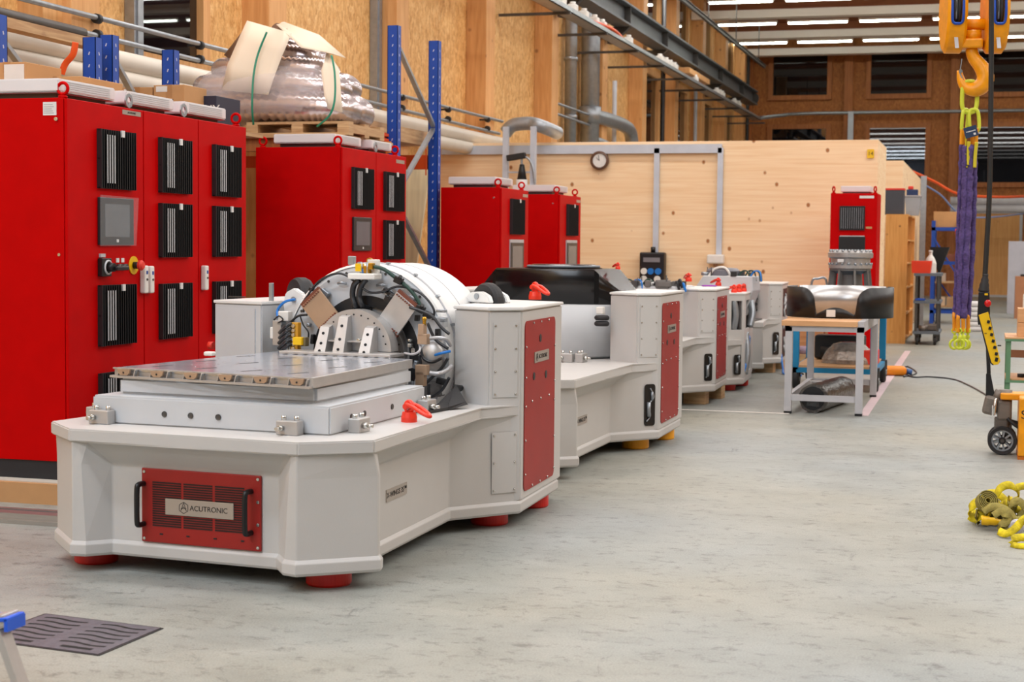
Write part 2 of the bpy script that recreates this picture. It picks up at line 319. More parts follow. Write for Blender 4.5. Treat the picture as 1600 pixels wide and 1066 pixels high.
# ---- pipes, rails and ducts on the left wall
def ptube(name, pts, r, m, label, cat, group=None, **k): return tag(MB().tube(pts, r, **k).build(name, m), label, cat, group)
PXW = -6.98
for (py, lab, x_) in ((56, 'upper', -6.8), (90, 'lower', -6.8)):
    a = at(0, py, X=x_); 
    ptube('white_pipe', [(x_, 6, a.z), (x_, 14, a.z+.005), (x_, 22.6 if py == 56 else 21.9, a.z+.01)], .085, TUBE, '%s of the two thick white pipes running along the board wall' % lab, 'pipe', 'thick white wall pipes', smooth_path=False, seg=18)
for (p, q, lab) in (((545, 131), (785, 190), 'upper'), ((600, 162), (780, 209), 'lower')):
    a = at(*p, X=-6.85); b = at(*q, X=-6.85)
    t = empty('thin_pipe', (-6.85, a.y, a.z), 0, '%s thin grey pipe with black clamps above the white pipes' % lab, 'pipe', 'thin wall pipes')
    y0 = 7-a.y; MB().tube([(0, y0, 0), (0, b.y-a.y, b.z-a.z)], .022, smooth_path=False).build('pipe', STEEL, t)
    for k in range(9):
        yy = y0+1+k*1.75; MB().cyl((0, yy, 0), (0, yy+.05, 0), .04, seg=14).bb((-.12, yy+.01, -.012), (0, yy+.04, .012)).build('clamp', BLKM, t)
a = at(0, 20, X=-6.55); b = at(130, 52, X=-6.55)
ptube('long_rod', [(-6.55, a.y-1, a.z), (-6.55, b.y, b.z)], .04, DSTEEL, 'long dark metal rod lying above the white pipes at upper left', 'rod', smooth_path=False)
tag(MB().bar((-6.42, a.y-1, a.z-.09), (-6.42, b.y-.1, b.z-.1), .12, .07).build('timber_batten', PALLET), 'long timber batten just below the dark rod at upper left', 'batten')
# crane runway beam with brackets
zb = 5.43
cb = empty('crane_runway', (-6.55, 18, zb), 0, 'dark grey steel crane runway beam high on the left wall', 'beam')
MB().bb((-.17, 0, 0), (.17, 28.5, .035)).bb((-.17, 0, .36), (.17, 28.5, .395)).bb((-.02, 0, .035), (.02, 28.5, .36)).bb((-.035, 0, .395), (.035, 28.5, .46)).build('beam', mat('grey_beam', (92, 98, 104), .5), cb)
for k in range(8):
    y = 14.85+3.62*(k+1)+.12-18
    MB().loft([[(-.3, y, 0), (.12, y, 0), (.12, y+.16, 0), (-.3, y+.16, 0)], [(-.3, y, -.3), (-.2, y, -.3), (-.2, y+.16, -.3), (-.3, y+.16, -.3)]]).bb((-.02, y, 0), (.14, y+.02, .36)).build('bracket', DSTEEL, cb)
MB().cyl((0, 28.5, .2), (0, 28.58, .2), .19).build('end_stop', DSTEEL, cb)
# cable tray with white fittings
ct = empty('cable_tray', (-6.2, 18, 4.88), 0, 'long grey cable tray running along the wall below the crane beam', 'cable tray')
MB().bb((-.12, 0, 0), (.12, 27, .015)).bb((-.12, 0, 0), (-.11, 27, .08)).bb((.11, 0, 0), (.12, 27, .08)).build('tray', STEEL, ct)
MB().bb((-.1, 0, .02), (.08, 26.9, .06)).build('cables', mat('grey_cables', (170, 168, 164), .6), ct)
for k in range(12): MB().bb((-.98, .7+k*2.45, -.04), (.14, .75+k*2.45, 0)).build('support_arm', DSTEEL, ct)
nn = 0
for y in (25.6, 26.3, 27.1, 27.9, 28.7, 29.3, 31.6, 34.8, 35.5, 36, 36.5, 39.2, 42.5, 43, 43.4, 45.6, 46.4):
    nn += 1; f = empty('junction_fitting', (-6.19, y*.895, 4.94), 0, 'small white fitting on the high cable tray, %s from the near end' % NUM[nn-1], 'fitting', 'white fittings on the cable tray')
    MB().bb((-.07, -.09, 0), (.07, .09, .14), bev=.02).build('box', WPL, f); MB().cyl((0, 0, .14), (0, 0, .18), .045).build('cap', WPL, f)
tag(MB().tube([(-6.15, 25.4, 4.97), (-6.08, 26.4, 4.99), (-6.12, 27.4, 4.97)], .03).build('orange_cable', ORANGE), 'orange cable lying on the high cable tray', 'cable')
tag(MB().tube([(-6.2, 44.9, 4.93), (-5.7, 48.6, 5.33), (-5, 48.8, 5.37), (12, 48.8, 5.37)], .05, smooth_path=False).build('wall_conduit', STEEL), 'grey conduit running across the far wall between window rows', 'conduit')
tag(MB().bb((-4.02, 48.7, 3), (-3.86, 48.78, 5.4)).build('vertical_conduit', CONDUIT), 'short upright grey trunking dropping from the far wall conduit', 'conduit')
bt = empty('current_rail', (-5.9, 24, 6.25), 0, 'thin dark current rail hanging below the ceiling beside the lamps', 'rail')
MB().bb((-.03, 0, -.03), (.03, 20.2, .03)).bb((-.06, 0, .03), (.06, 20.2, .045)).build('rail', DSTEEL, bt)
for k in range(5): MB().bar((0, 3+k*4, .04), (0, 3+k*4, 1.33), .02).build('hanger', DSTEEL, bt)
q = at(1070, 112, X=-6.3); tag(MB().box((-6.45, q.y+1.2, q.z+.02), (.55, 2.6, .12), bev=.01).build('wooden_box', TIMS), 'pale wooden board lying under the crane beam high on the wall', 'board')
# ventilation ducts
d1 = empty('ventilation_duct', (-7.04, 27.5, 0), 0, 'slim galvanised duct, left one of the upright pair beside the cable tray', 'duct')
MB().cyl((0, 0, 2.9), (0, 0, 7.5), .105, seg=20).build('pipe', STEEL, d1)
for z in (3.6, 4.6, 5.6): MB().cyl((0, 0, z), (0, 0, z+.06), .12, seg=20).build('collar', STEEL, d1)
d2 = empty('ventilation_duct', (-6.98, 28.7, 0), 0, 'thick galvanised upright duct that bends to the right near its foot', 'duct')
MB().cyl((0, 0, 2.7), (0, 0, 7.5), .17, seg=24).build('pipe', STEEL, d2)
MB().cyl((0, 0, 3.6), (0, 0, 3.9), .2, seg=24).build('collar', STEEL, d2)
MB().tube([(0, 0, 3.75), (.12, .9, 3.74), (.15, 2.2, 3.72), (.15, 2.8, 3.62), (.15, 3.0, 3.3), (.15, 3.0, 2.8)], .13, seg=16).build('elbow', STEEL, d2)
MB().tube([(.05, .1, 3.3), (.15, 1.0, 3.2), (.2, 1.4, 2.8)], .09, seg=14).build('branch', STEEL, d2)
for k, y in enumerate((31.0, 40.1)): tag(MB().tube([(-7.05, y, 0), (-7.05, y, 4.6 if k == 0 else 5.3)], .045, smooth_path=False).build('thin_post', CONDUIT), 'pale grey upright tube on the wall, %s one below the cable tray' % ['nearer', 'farther'][k], 'tube')
for k, y in enumerate((34.6, 47.4)): tag(MB().tube([(-6.8, y, 0), (-6.8, y, 7.0), (-6.8, y+1.5, 7.05)], .05, smooth_path=False).build('black_downpipe', BLKM), 'black downpipe on the wall, %s' % ['bending below the ceiling beside the crane beam', 'near the far corner of the hall'][k], 'downpipe')
ptube('wall_loop_pipe', [at(866, 215, X=-6.95), at(866, 160, X=-6.95), at(950, 190, X=-6.95)], .022, STEEL, 'thin grey pipe looping up the wall beside the ducts, outer loop', 'pipe', smooth_path=False)
ptube('wall_loop_pipe', [at(870, 222, X=-6.95), at(870, 178, X=-6.95), at(925, 197, X=-6.95)], .022, STEEL, 'thin grey pipe looping up the wall beside the ducts, inner loop', 'pipe', smooth_path=False)
# duct arch and stand in front of the room wall
af = empty('extraction_stand', (at(790, 260, Y=20.6).x, 20.6, 0), 0, 'grey twin-post stand carrying a bent silver pipe beside the room wall', 'stand')
x1 = at(833, 260, Y=20.6).x-at(790, 260, Y=20.6).x
for x in (0, x1): MB().bb((x-.035, -.03, 0), (x+.035, .04, 2.95)).build('post', CONDUIT, af)
MB().tube([(-.05, .14, 2.88), (.06, .14, 2.98), (x1-.08, .14, 3.0), (x1+.1, .14, 2.95), (x1+.18, .55, 2.9)], .09, seg=14).build('pipe', STEEL, af)
for z in (1.9, 2.35): MB().bar((0, 0, z), (x1, 0, z), .02).build('crossbar', CONDUIT, af)
GX = at(814, 292, Y=20.5).x-af.location.x; GV = Matrix.Translation((GX, -.06, 1.95))
gn = MB().cyl((0, 0, -.05), (0, 0, .30), .075).cyl((0, 0, .14), (0, 0, .17), .1).build('regulator', PAINTW, af); gn.data.transform(GV); MB().cyl((0, 0, .30), (0, 0, .50), .065, .03).build('neck', BLKM, gn).data.transform(GV)
MB().box((-.08, 0, .60), (.26, .07, .08), Euler((0, -.15, 0)), .01).build('handle', BLKM, gn).data.transform(GV); MB().tube([(0, 0, .48), (0, 0, .58), (.08, 0, .58), (.15, 0, .45), (.18, 0, .2), (.16, 0, 0)], .015).build('hose', STEEL, gn).data.transform(GV)
# conduits, clock, sockets on the room wall
tk = empty('cable_trunking', (0, RY-.01, 0), 0, 'pale grey cable trunking framing the top of the wooden room wall', 'trunking')
L = lambda x, y: at(x, y, Y=20.95)
a, b = L(690, 236), L(1128, 231); MB().bb((a.x, -.05, a.z-.05), (b.x, 0, b.z+.05)).build('rail', CONDUIT, tk)
for (px, pz) in ((1024, 395), (1123, 398)): q = L(px, pz); MB().bb((q.x-.035, -.05, q.z), (q.x+.035, 0, b.z)).build('drop', CONDUIT, tk)
q = L(937, 251); ck = empty('wall_clock', (q.x, RY-.01, q.z), 0, 'round wall clock with a brown rim on the wooden room wall', 'clock')
MB().lathe((0, 0, 0), [(0, 0), (.115, 0), (.125, .02), (.125, .06), (.1, .07), (.09, .055)], (0, -1, 0)).build('rim', mat('brown_rim', (96, 66, 48), .4), ck); MB().cyl((0, -.03, 0), (0, -.055, 0), .095, seg=32).build('dial', LABEL, ck)
MB().bar((0, -.058, 0), (-.04, -.058, .04), .008, .004).bar((0, -.058, 0), (-.015, -.058, .07), .006, .004).build('hand', INK, ck)
q = L(1021, 418); sb = empty('socket_box', (q.x, RY-.01, q.z), 0, 'black power socket box with blue outlets under the left trunking drop', 'socket box')
MB().box((0, -.08, 0), (.33, .16, .4), bev=.02).cyl((0, -.08, .2), (0, -.08, .27), .03).build('housing', BLK, sb); MB().box((0, -.165, .1), (.22, .02, .06)).build('window', mat('grey_window', (130, 130, 135), .3), sb)
for x, z, m in ((-.1, -.05, WPL), (-.01, -.05, BLUH), (.09, -.05, BLUH), (-.1, -.15, WPL), (.08, -.15, WPL)): MB().cyl((x, -.15, z), (x, -.19, z), .042, seg=16).build('outlet', m, sb)
q = L(1119, 405); wb = empty('junction_box', (q.x, RY-.01, q.z), 0, 'white plastic box under the right trunking drop', 'junction box')
MB().box((0, -.07, 0), (.22, .14, .12), bev=.02).build('box', WPL, wb); MB().cyl((0, -.07, -.1), (0, -.07, -.05), .03).build('plug', mat('tan_plug', (150, 110, 80), .5), wb)
q = L(1360, 240); sg = empty('bay_sign', (q.x, RY-.01, q.z), 0, 'small yellow sign near the top corner of the wooden room wall', 'sign')
MB().box((0, -.005, 0), (.085, .01, .11)).build('plate', YEL, sg); text('14', .07, INK, sg, face_frame((0, -.011, 0), (1, 0, 0)), 'figures')
# exit sign
q = at(1421, 281, Y=30); es = empty('emergency_sign', (q.x, 30, q.z), 0, 'green and white emergency assembly sign beside the pine shelf top', 'sign')
MB().box((0, 0, 0), (.16, .02, .2)).build('plate', mat('sign_green', (20, 130, 90), .4, emit=((.02, .3, .15), .3)), es)
MB().box((0, -.012, 0), (.035, .006, .19)).box((0, -.012, 0), (.15, .006, .04)).build('cross', LABEL, es)
for x in (-.05, .05):
    for z in (-.06, .06): MB().box((x, -.012, z), (.02, .006, .02)).build('figure', LABEL, es)
slotm = mat('pale_slot', (196, 200, 222), .6)
# ------------------------------------------------ red switch cabinets
def cooling(par, x0, x1, y0, y1, z):     # rooftop cooling unit
    o = MB().prism([(x0, y0), (x1, y0), (x1, y1), (x0, y1)], z+.035, z+.105, bev=.006).loft([[(x0, y0, z+.03), (x1, y0, z+.03), (x1, y1, z+.03), (x0, y1, z+.03)], [(x0+.03, y0+.03, z+.035), (x1-.03, y0+.03, z+.035), (x1-.03, y1-.03, z+.035), (x0+.03, y1-.03, z+.035)]]).build('cooling_unit', LID, par)
    MB().bb((x0+.04, y0+.04, z), (x1-.04, y1-.04, z+.034)).build('vent_strip', DSTEEL, o)
    g = MB()
    for k in range(5): g.bb((x1, y0+.06, z+.045+k*.011), (x1+.003, y1-.06, z+.05+k*.011))
    g.build('louvre', PAINTG, o); return o
def eyebolt(par, x, y, z, R=.03, m=RED, ax=(0, 1, 0)):
    MB().cyl((x, y, z), (x, y, z+.012), R*.8).cyl((x, y, z+.01), (x, y, z+.03), R*.4).ring((x, y, z+.02+R), ax, R, R*.3, 24, 8).build('lifting_eye', m, par)
def ringplate(par, x, y, z):              # galvanised lifting plate with a round hole
    MB().lathe((x, y, z+.04), [(.022, -.004), (.042, -.004), (.042, .004), (.022, .004), (.022, -.004)], (1, 0, 0), 8).build('lifting_plate', STEEL, par)
def grille(par, y0, y1, z0, z1, lit=True):
    g = MB().bb((0, y0, z0), (.012, y1, z1)); n = 15; g.bb((.012, y0, z0), (.03, y0+.012, z1)); g.bb((.012, y1-.008, z0), (.03, y1, z1))
    for k in range(n):
        y = y0+.02+(y1-y0-.03)*k/(n-1); g.box((.022, y, (z0+z1)/2), (.03, .004, z1-z0-.004), Euler((0, 0, -.25)))
    for zz in (z0+.004, z1-.004, (z0+z1)/2): g.bb((.01, y0, zz-.004), (.018, y1, zz+.004))
    o = g.build('filter_grille', BLKM, par)
    if lit:
        f = MB()
        for k in range(4): y = y0+.045+(y1-y0-.03)*k/(n-1)*1.05; f.bb((.0375, y, z0+.03), (.0385, y+.009, z1-.03))
        f.build('filter_strip', PAINTG, o)
    MB().bb((.03, (y0*.46+y1*.54), z1-.035), (.04, (y0*.46+y1*.54)+.03, z1+.002)).build('clip', LABEL, o)
def handle(par, y, z0, z1):
    h = MB().box((.018, y, (z0+z1)/2), (.036, .045, z1-z0), bev=.008).build('handle', WPL, par)
    MB().bb((.036, y-.008, z1-.05), (.038, y+.009, z1-.03)).build('lock_mark', BLUEINK, h); MB().cyl((.034, y, (z0+z1)/2), (.04, y, (z0+z1)/2), .007).build('lock', DSTEEL, h)
def screen(par, y0, y1, z0, z1, film=False):
    s = MB().bb((0, y0, z0), (.018, y1, z1), bev=.004).build('touch_screen', mat('screen_bezel', (34, 42, 46), .35), par)
    MB().bb((.018, y0+.05, z0+.045), (.0195, y1-.05, z1-.035)).build('display', GLASSD, s)
    MB().bb((.018, (y0+y1)/2-.01, z0+.015), (.0195, (y0+y1)/2+.012, z0+.032)).build('logo_mark', LABEL, s)
    if film: MB().loft([[(.022, y0-.008, z0-.006), (.028, y1+.004, z0-.004), (.03, y1+.03, z1+.006), (.022, y0-.006, z1+.012)], [(.024, y0-.008, z0-.006), (.03, y1+.004, z0-.004), (.032, y1+.03, z1+.006), (.024, y0-.006, z1+.012)]]).build('protective_film', CLEARF, s)
def cabinet(label, X, Y, widths, depth, zb, zt, red=RED, plinth=.1, cool=None):
    c = empty('switch_cabinet', (X, Y, zb-plinth), 0, label, 'cabinet', 'red switch cabinets'); h = zt-zb+plinth; tot = sum(widths)
    MB().bb((-depth, 0, plinth), (-.02, tot, h), bev=.003).build('body', red, c)
    MB().bb((-depth+.01, .01, 0), (-.03, tot-.01, plinth)).build('plinth', PLINTH, c)
    ds = []; y = 0
    for w in widths:
        d = MB().bb((-.018, y+.004, plinth+.006), (0, y+w-.004, h-.004), bev=.003).build('door', red, c); ds.append((d, y, w)); y += w
    return c, ds, h
# cabinet with three doors
X1, Y1 = -4.664, 7.535; ZB = .122
c1, D, h = cabinet('tall red three-door switch cabinet at the left edge, nearest the camera', X1, Y1, [.808, .674, .671], 1.2, .215, 2.147)
zz = lambda z: z-.115
for i, (d, y, w) in enumerate(D):
    ys = [(7.834, 8.208), (8.512, 8.882), (9.196, 9.556)][i]; a, b = ys[0]-Y1, ys[1]-Y1
    rows = [(1.682, 2.006), (.816, 1.152), (.36, .667)] if i == 0 else [(1.682, 2.004), (1.301, 1.62), (.818, 1.146)]
    for z0, z1 in rows: grille(d, a, b, zz(z0), zz(z1))
d = D[0][0]; screen(d, 7.836-Y1, 8.2-Y1, zz(1.373), zz(1.634), True)
sw = MB().bb((0, .3, zz(1.2)), (.03, .40, zz(1.3)), bev=.004).build('main_switch', BLK, d); MB().ring((.032, .36, zz(1.25)), (1, 0, 0), .036, .006).build('dial_ring', PAINTG, sw)
MB().cyl((.03, .36, zz(1.25)), (.07, .36, zz(1.25)), .024).box((.08, .42, zz(1.245)), (.022, .13, .024), bev=.006).build('lever', BLK, sw); MB().bb((.0, .315, zz(1.305)), (.012, .365, zz(1.325))).build('tag_plate', TGREY, sw)
for yy in (.51, .565): k = MB().cyl((0, yy, zz(1.25)), (.03, yy, zz(1.25)), .017).build('rotary_switch', DSTEEL, d); MB().bb((0, yy-.015, zz(1.275)), (.004, yy+.015, zz(1.3))).build('tag_plate', LABEL, k)
em = MB().cyl((0, .684, zz(1.258)), (.006, .684, zz(1.258)), .052, seg=32).build('emergency_stop', YEL, d); MB().cyl((.006, .684, zz(1.258)), (.045, .684, zz(1.258)), .02).build('stem', BLK, em)
MB().lathe((.04, .684, zz(1.258)), [(0, 0), (.028, 0), (.03, .014), (.02, .026), (0, .028)], (1, 0, 0), 24).build('button', REDB, em)
handle(d, 8.318-Y1-.004, zz(1.096), zz(1.256)); handle(D[1][0], 8.382-Y1, zz(1.095), zz(1.252)); handle(D[2][0], 9.065-Y1, zz(1.096), zz(1.248))
n_ = MB().bb((0, .571, zz(2.105)), (.002, .775, zz(2.131))).build('nameplate', NPL, d); text('ACUTRONIC', .016, INK, n_, face_frame((.0025, .673, zz(2.118)), (0, 1, 0)))
sl = MB().bb((-.14, -.002, zz(2.055)), (-.06, 0, zz(2.125))).build('type_label', LABEL, c1)
sc = MB()
for k in range(5): sc.bb((-.135, -.0025, zz(2.065+k*.011)), (-.075-.006*(k % 3), -.002, zz(2.068+k*.011)))
sc.build('print', mat('grey_print', (150, 150, 150), .6), sl); MB().cyl((-.05, -.004, zz(1.32)), (-.05, 0, zz(1.32)), .008).build('screw', SCREW, c1); MB().cyl((-.06, -.01, zz(2.035)), (-.06, 0, zz(2.035)), .01).build('bolt', SCREW, c1)
for (y0, y1) in ((.02, .60), (.72, 1.28), (1.42, 1.98)): cooling(c1, -.62, -.06, y0, y1, h)
eyebolt(c1, -.04, .03, h); eyebolt(c1, -.04, 2.08, h)
for y in (.66, 1.31): ringplate(c1, -.01, y, h)
for (x0, x1, y0, y1) in ((-5.9, -4.62, 7.42, 7.6), (-5.9, -4.65, 9.3, 9.48)): tag(MB().bb((x0, y0, 0), (x1, y1, ZB-.012)).build('timber_beam', PALLET if y0 > 8 else CARD), 'timber beam under the tall red three-door cabinet, %s end' % ('near' if y0 < 8 else 'far'), 'timber beam')
tag(MB().bb((-5.9, 7.45, ZB-.012), (-4.66, 9.5, ZB-.007)).build('packing_sheet', mat('pale_sheet', (190, 186, 175), .7)), 'thin pale packing sheet between the black cabinet plinth and the timber', 'sheet')
rl = MB().bb((-6.2, 6.88, .02), (-3.95, 6.96, .05)).bb((-6.2, 6.86, 0), (-3.95, 7.1, .02)).bb((-6.2, 7.02, .02), (-3.95, 7.06, .045)).build('metal_rail', ALU); tag(rl, 'silver metal rail lying on the floor in front of the red cabinet', 'rail')
# cabinet with two doors
X2, Y2 = -4.85, 11.78
c2, D, h = cabinet('red two-door switch cabinet below the foil hose bundle', X2, Y2, [.732, .72], .74, .215, 2.147)
grille(D[0][0], .188, .608, zz(1.668), zz(1.998)); screen(D[0][0], .206, .598, zz(1.333), zz(1.603)); grille(D[1][0], .896, 1.332, zz(1.668), zz(1.995)); grille(D[1][0], .896, 1.332, zz(1.26), zz(1.59)); grille(D[0][0], .188, .608, zz(.8), zz(1.1)); grille(D[1][0], .896, 1.332, zz(.8), zz(1.1))
handle(D[0][0], .69, zz(1.05), zz(1.2))
n_ = MB().bb((0, 1.2, zz(2.08)), (.002, 1.4, zz(2.11))).build('nameplate', NPL, D[1][0]); cooling(c2, -.60, -.08, .03, .6, h); cooling(c2, -.42, -.06, .78, 1.25, h); eyebolt(c2, -.70, .05, h); eyebolt(c2, -.05, .03, h); eyebolt(c2, -.05, 1.3, h); ringplate(c2, -.01, .74, h)
# two slim cabinets farther back
for (Y3, ht, lab) in ((14.95, 1.945, 'slim red switch cabinet right of the blue rack upright'), (17.17, 1.95, 'slim red switch cabinet, smaller in view, in front of the wooden room wall')):
    c3, D, h = cabinet(lab, -4.5, Y3, [.95], .62, .12, ht); d = D[0][0]
    grille(d, .28, .72, h-.45, h-.1, False); screen(d, .28, .74, h-.83, h-.53); MB().bb((.001, .27, h-.84), (.012, .75, h-.5)).build('screen_frame', TGREY, d)
    MB().bb((0, .74, h-.07), (.002, .92, h-.04)).build('nameplate', NPL, d); cooling(c3, -.56, -.08, .05, .65, h); eyebolt(c3, -.05, .04, h); eyebolt(c3, -.05, .86, h); MB().cyl((-.08, -.004, h-.1), (-.08, 0, h-.1), .008).build('screw', SCREW, c3)
# far cabinet facing the camera
fy = 19.7; q = at(1298, 302, Y=fy); q2 = at(1371, 302, Y=fy); w = q2.x-q.x
c4 = empty('switch_cabinet', (q.x, fy, 0), 0, 'red switch cabinet facing the camera at the right end of the wooden room', 'cabinet', 'red switch cabinets')
MB().bb((0, .02, .1), (w, .7, q.z)).build('body', RED, c4); MB().bb((.02, .03, 0), (w-.02, .68, .1)).build('plinth', PLINTH, c4); d = MB().bb((.004, 0, .11), (w-.004, .019, q.z-.01), bev=.003).build('door', RED, c4)
def fgr(x0, x1, z0, z1):
    g = MB().bb((x0, -.012, z0), (x1, 0, z1)); 
    for k in range(12): x = x0+.01+(x1-x0-.02)*k/11; g.bb((x-.003, -.03, z0), (x+.003, -.01, z1))
    g.build('filter_grille', BLKM, d)
    f = MB()
    for k in range(11): x = x0+.02+(x1-x0-.02)*k/11; f.bb((x, -.015, z0+.02), (x+.005, -.012, z1-.02))
    f.build('filter_strip', TGREY, d)
p = at(1312, 322, Y=fy); p2 = at(1351, 360, Y=fy); fgr(p.x-q.x, p2.x-q.x, p2.z, p.z); p3 = at(1352, 370, Y=fy)
s_ = MB().bb((p.x-q.x, -.012, p3.z-.28), (p3.x-q.x, 0, p3.z)).build('touch_screen', BLK, d); MB().bb((p.x-q.x+.01, -.015, p3.z), (p3.x-q.x-.01, 0, p3.z+.012)).build('trim_strip', TGREY, s_)
MB().bb((w*.62, -.002, q.z-.06), (w*.93, 0, q.z-.03)).build('nameplate', LABEL, d); MB().bb((w*.77, -.002, p.z-.27), (w*.9, 0, p.z-.245)).build('sticker', CARD, d)
o = MB().bb((w*.2, .1, q.z+.02), (w*.84, .6, q.z+.09), bev=.006).build('cooling_unit', LID, c4); MB().bb((w*.24, .12, q.z), (w*.8, .58, q.z+.02)).build('vent_strip', DSTEEL, o)
for x in (.03, w-.03): eyebolt(c4, x, .06, q.z, ax=(1, .6, 0))

# ------------------------------------------------ pallet racking
def rack_frame(px_front, X, Y0, depth, zt, label):
    r = empty('pallet_rack', (X, Y0, 0), 0, label, 'rack', 'blue pallet rack frames')
    for k, y in enumerate((0, depth)):
        u = MB().bb((-.05, y, 0), (-.045, y+.09, zt)).bb((.045, y, 0), (.05, y+.09, zt)).bb((-.05, y, 0), (.05, y+.005, zt)).bb((-.05, y+.085, 0), (.05, y+.09, zt)).bb((-.07, y-.02, 0), (.07, y+.11, .01)).build('upright', BLUE, r)
        s = MB(); z = .3
        while z < zt-.03:
            s.box((.001, y-.0008, z), (.008, .002, .022), Euler((0, .35, 0))).box((.0508, y+.045, z), (.002, .01, .022), Euler((.3, 0, 0))); z += .085
        merge(s.build('slot', slotm, u), u)
    z = zt-.12; up = False; k = 0
    while z > .7:
        y0, y1 = (.06, depth+.03) if k % 2 == 0 else (depth+.03, .06); MB().bar((0, y0, z), (0, y1, z-.72), .045, .028).build('brace', STEEL, r); z -= .72; k += 1
    return r
rack_frame(0, -5.22, 13.86, 1.13, 3.37, 'tall blue rack frame right of the foil hose bundle')
a = at(176, 57, X=-5.95); b = at(271, 81, X=-5.95); rack_frame(0, -5.95, a.y-.09, b.y-a.y, a.z, 'short blue rack frame behind the tall red cabinet, right one')
a2 = at(139, 58, X=-5.95); rack_frame(0, -5.95, a2.y-1.13, 1.13, a2.z, 'short blue rack frame behind the tall red cabinet, left one')
def rack_beam(p, q, label):
    o = MB().bar(p, q, .05, .12, up=(0, 0, 1)).build('rack_beam', ORANGE); return tag(o, label, 'rack beam', 'orange rack beams')
def hbeam(x0, x1, y, z, label, hgt=.11): return tag(MB().bb((x0, y, z-hgt), (x1, y+.05, z), bev=.004).bb((x1-.01, y-.01, z-.2), (x1+.0, y, z+.06)).build('rack_beam', ORANGE), label, 'rack beam', 'orange rack beams')
ZS = 2.215
hbeam(-6.9, -5.28, 13.9, 2.2, 'orange rack beam beside the tall blue frame, near one'); a = at(655, 252, Y=15.0); hbeam(-6.9, -5.28, 14.98, a.z+.06, 'orange rack beam crossing behind the tall blue frame, far one', .14)
# shelf deck carrying the bundle and boxes
ZB2 = at(385, 212, Y=12.2).z; tag(MB().bb((-6.9, 12.15, ZB2-.13), (-5.0, 12.25, ZB2-.025)).build('timber_beam', TIMD), 'brown timber beam below the pallet of foil hoses', 'timber beam'); tag(MB().bb((-6.9, 12.1, ZB2-.025), (-5.0, 13.3, ZB2)).build('shelf_board', PALLET), 'timber shelf board below the pallet of foil hoses', 'shelf board')
tag(MB().bb((-6.85, 9.7, ZS-.03), (-5.3, 11.3, ZS)).build('shelf_board', PALLET), 'timber shelf board carrying the cardboard boxes behind the cooling units', 'shelf board')
tag(MB().bb((-6.85, 13.3, 2.36), (-5.35, 15.2, 2.5)).build('timber_stack', PALLET), 'pale timber stack on the rack behind the tall blue frame', 'timber')
sg_ = MB().bb((-5.3, 13.72, 2.12), (-5.28, 13.9, 2.4)); 
for k in range(6): sg_.bb((-5.28, 13.72, 2.14+k*.045), (-5.25, 13.9, 2.165+k*.045))
tag(sg_.build('rack_guard', ORANGE), 'orange toothed rack connector beside the blue upright', 'connector'); q = at(595, 229, Y=13.6)
t_ = MB().box((q.x, 13.7, q.z), (.12, .012, .1)).build('rack_sign', mat('amber_plate', (240, 160, 20), .5)); tag(t_, 'small amber number plate on the rack beside the tall blue frame', 'sign'); text('34', .07, INK, t_, face_frame((q.x, 13.693, q.z), (1, 0, 0)))
# light perforated board leaning behind
p = [at(636, 258, Y=16.2), at(671, 266, Y=16.2)]
lb = MB().loft([[(p[0].x-.35, 16.0, 0), (p[0].x+.02, 16.0, 0), (p[0].x+.02, 16.04, 0), (p[0].x-.35, 16.04, 0)], [(p[0].x-.1, 16.2, p[0].z), (p[1].x, 16.2, p[1].z), (p[1].x, 16.24, p[1].z), (p[0].x-.1, 16.24, p[0].z)]]).build('perforated_board', mat('pale_board', (206, 196, 160), .7, var=.15, vs=3, stretch=(6, 1, .5))); tag(lb, 'pale perforated board leaning between the red cabinets', 'board')
# boxes on the rack
def carton(x, y, z, w, d, h, label, m=CARD, tape=True):
    c = empty('cardboard_box', (x, y, z), 0, label, 'box', 'boxes on the rack')
    MB().bb((0, 0, 0), (w, d, h), bev=.004).build('carton', m, c)
    if tape: MB().bb((w/2-.025, -.001, h*.7), (w/2+.025, d, h+.001)).build('tape', mat('parcel_tape', (176, 130, 84), .4), c)
    return c
q = at(190, 137, Y=10.6); q2 = at(240, 137, Y=10.6); q3 = at(290, 132, Y=10.6)
c = carton(q.x, 10.6, ZS, q2.x-q.x-.01, .35, q.z-ZS, 'plain cardboard box on the rack, left of the box with a hand hole'); MB().bb((.02, -.002, q.z-ZS-.05), (.11, 0, q.z-ZS-.01)).build('label', LABEL, c)
c = carton(q2.x, 10.6, ZS, q3.x-q2.x-.01, .35, q3.z-ZS, 'cardboard box with a hand hole on the rack shelf'); MB().box(((q3.x-q2.x)/2, -.001, .2), (.06, .004, .02), bev=.0).build('hand_hole', BLK, c); MB().bb((.02, -.002, q3.z-ZS-.05), (.11, 0, q3.z-ZS-.01)).build('label', LABEL, c)
q = at(303, 150, Y=10.9); q2 = at(338, 150, Y=10.9); c = carton(q.x, 10.9, ZS, q2.x-q.x, .4, q.z-ZS, 'dark navy box with white letters beside the foil bundle', mat('navy_box', (34, 36, 58), .5), False); text('CRUX', .09, LABEL, c, face_frame(((q2.x-q.x)*.5, -.002, (q.z-ZS)*.6), (1, 0, 0)))
q = at(-20, 98, Y=8.7); q2 = at(40, 104, Y=8.7); c = carton(q.x, 8.7, 2.27, q2.x-q.x, .4, q.z-2.27, 'cardboard box with a paper note above the left end of the red cabinet'); MB().bb((.12, -.002, .03), (.26, 0, .2)).build('paper_note', LABEL, c)
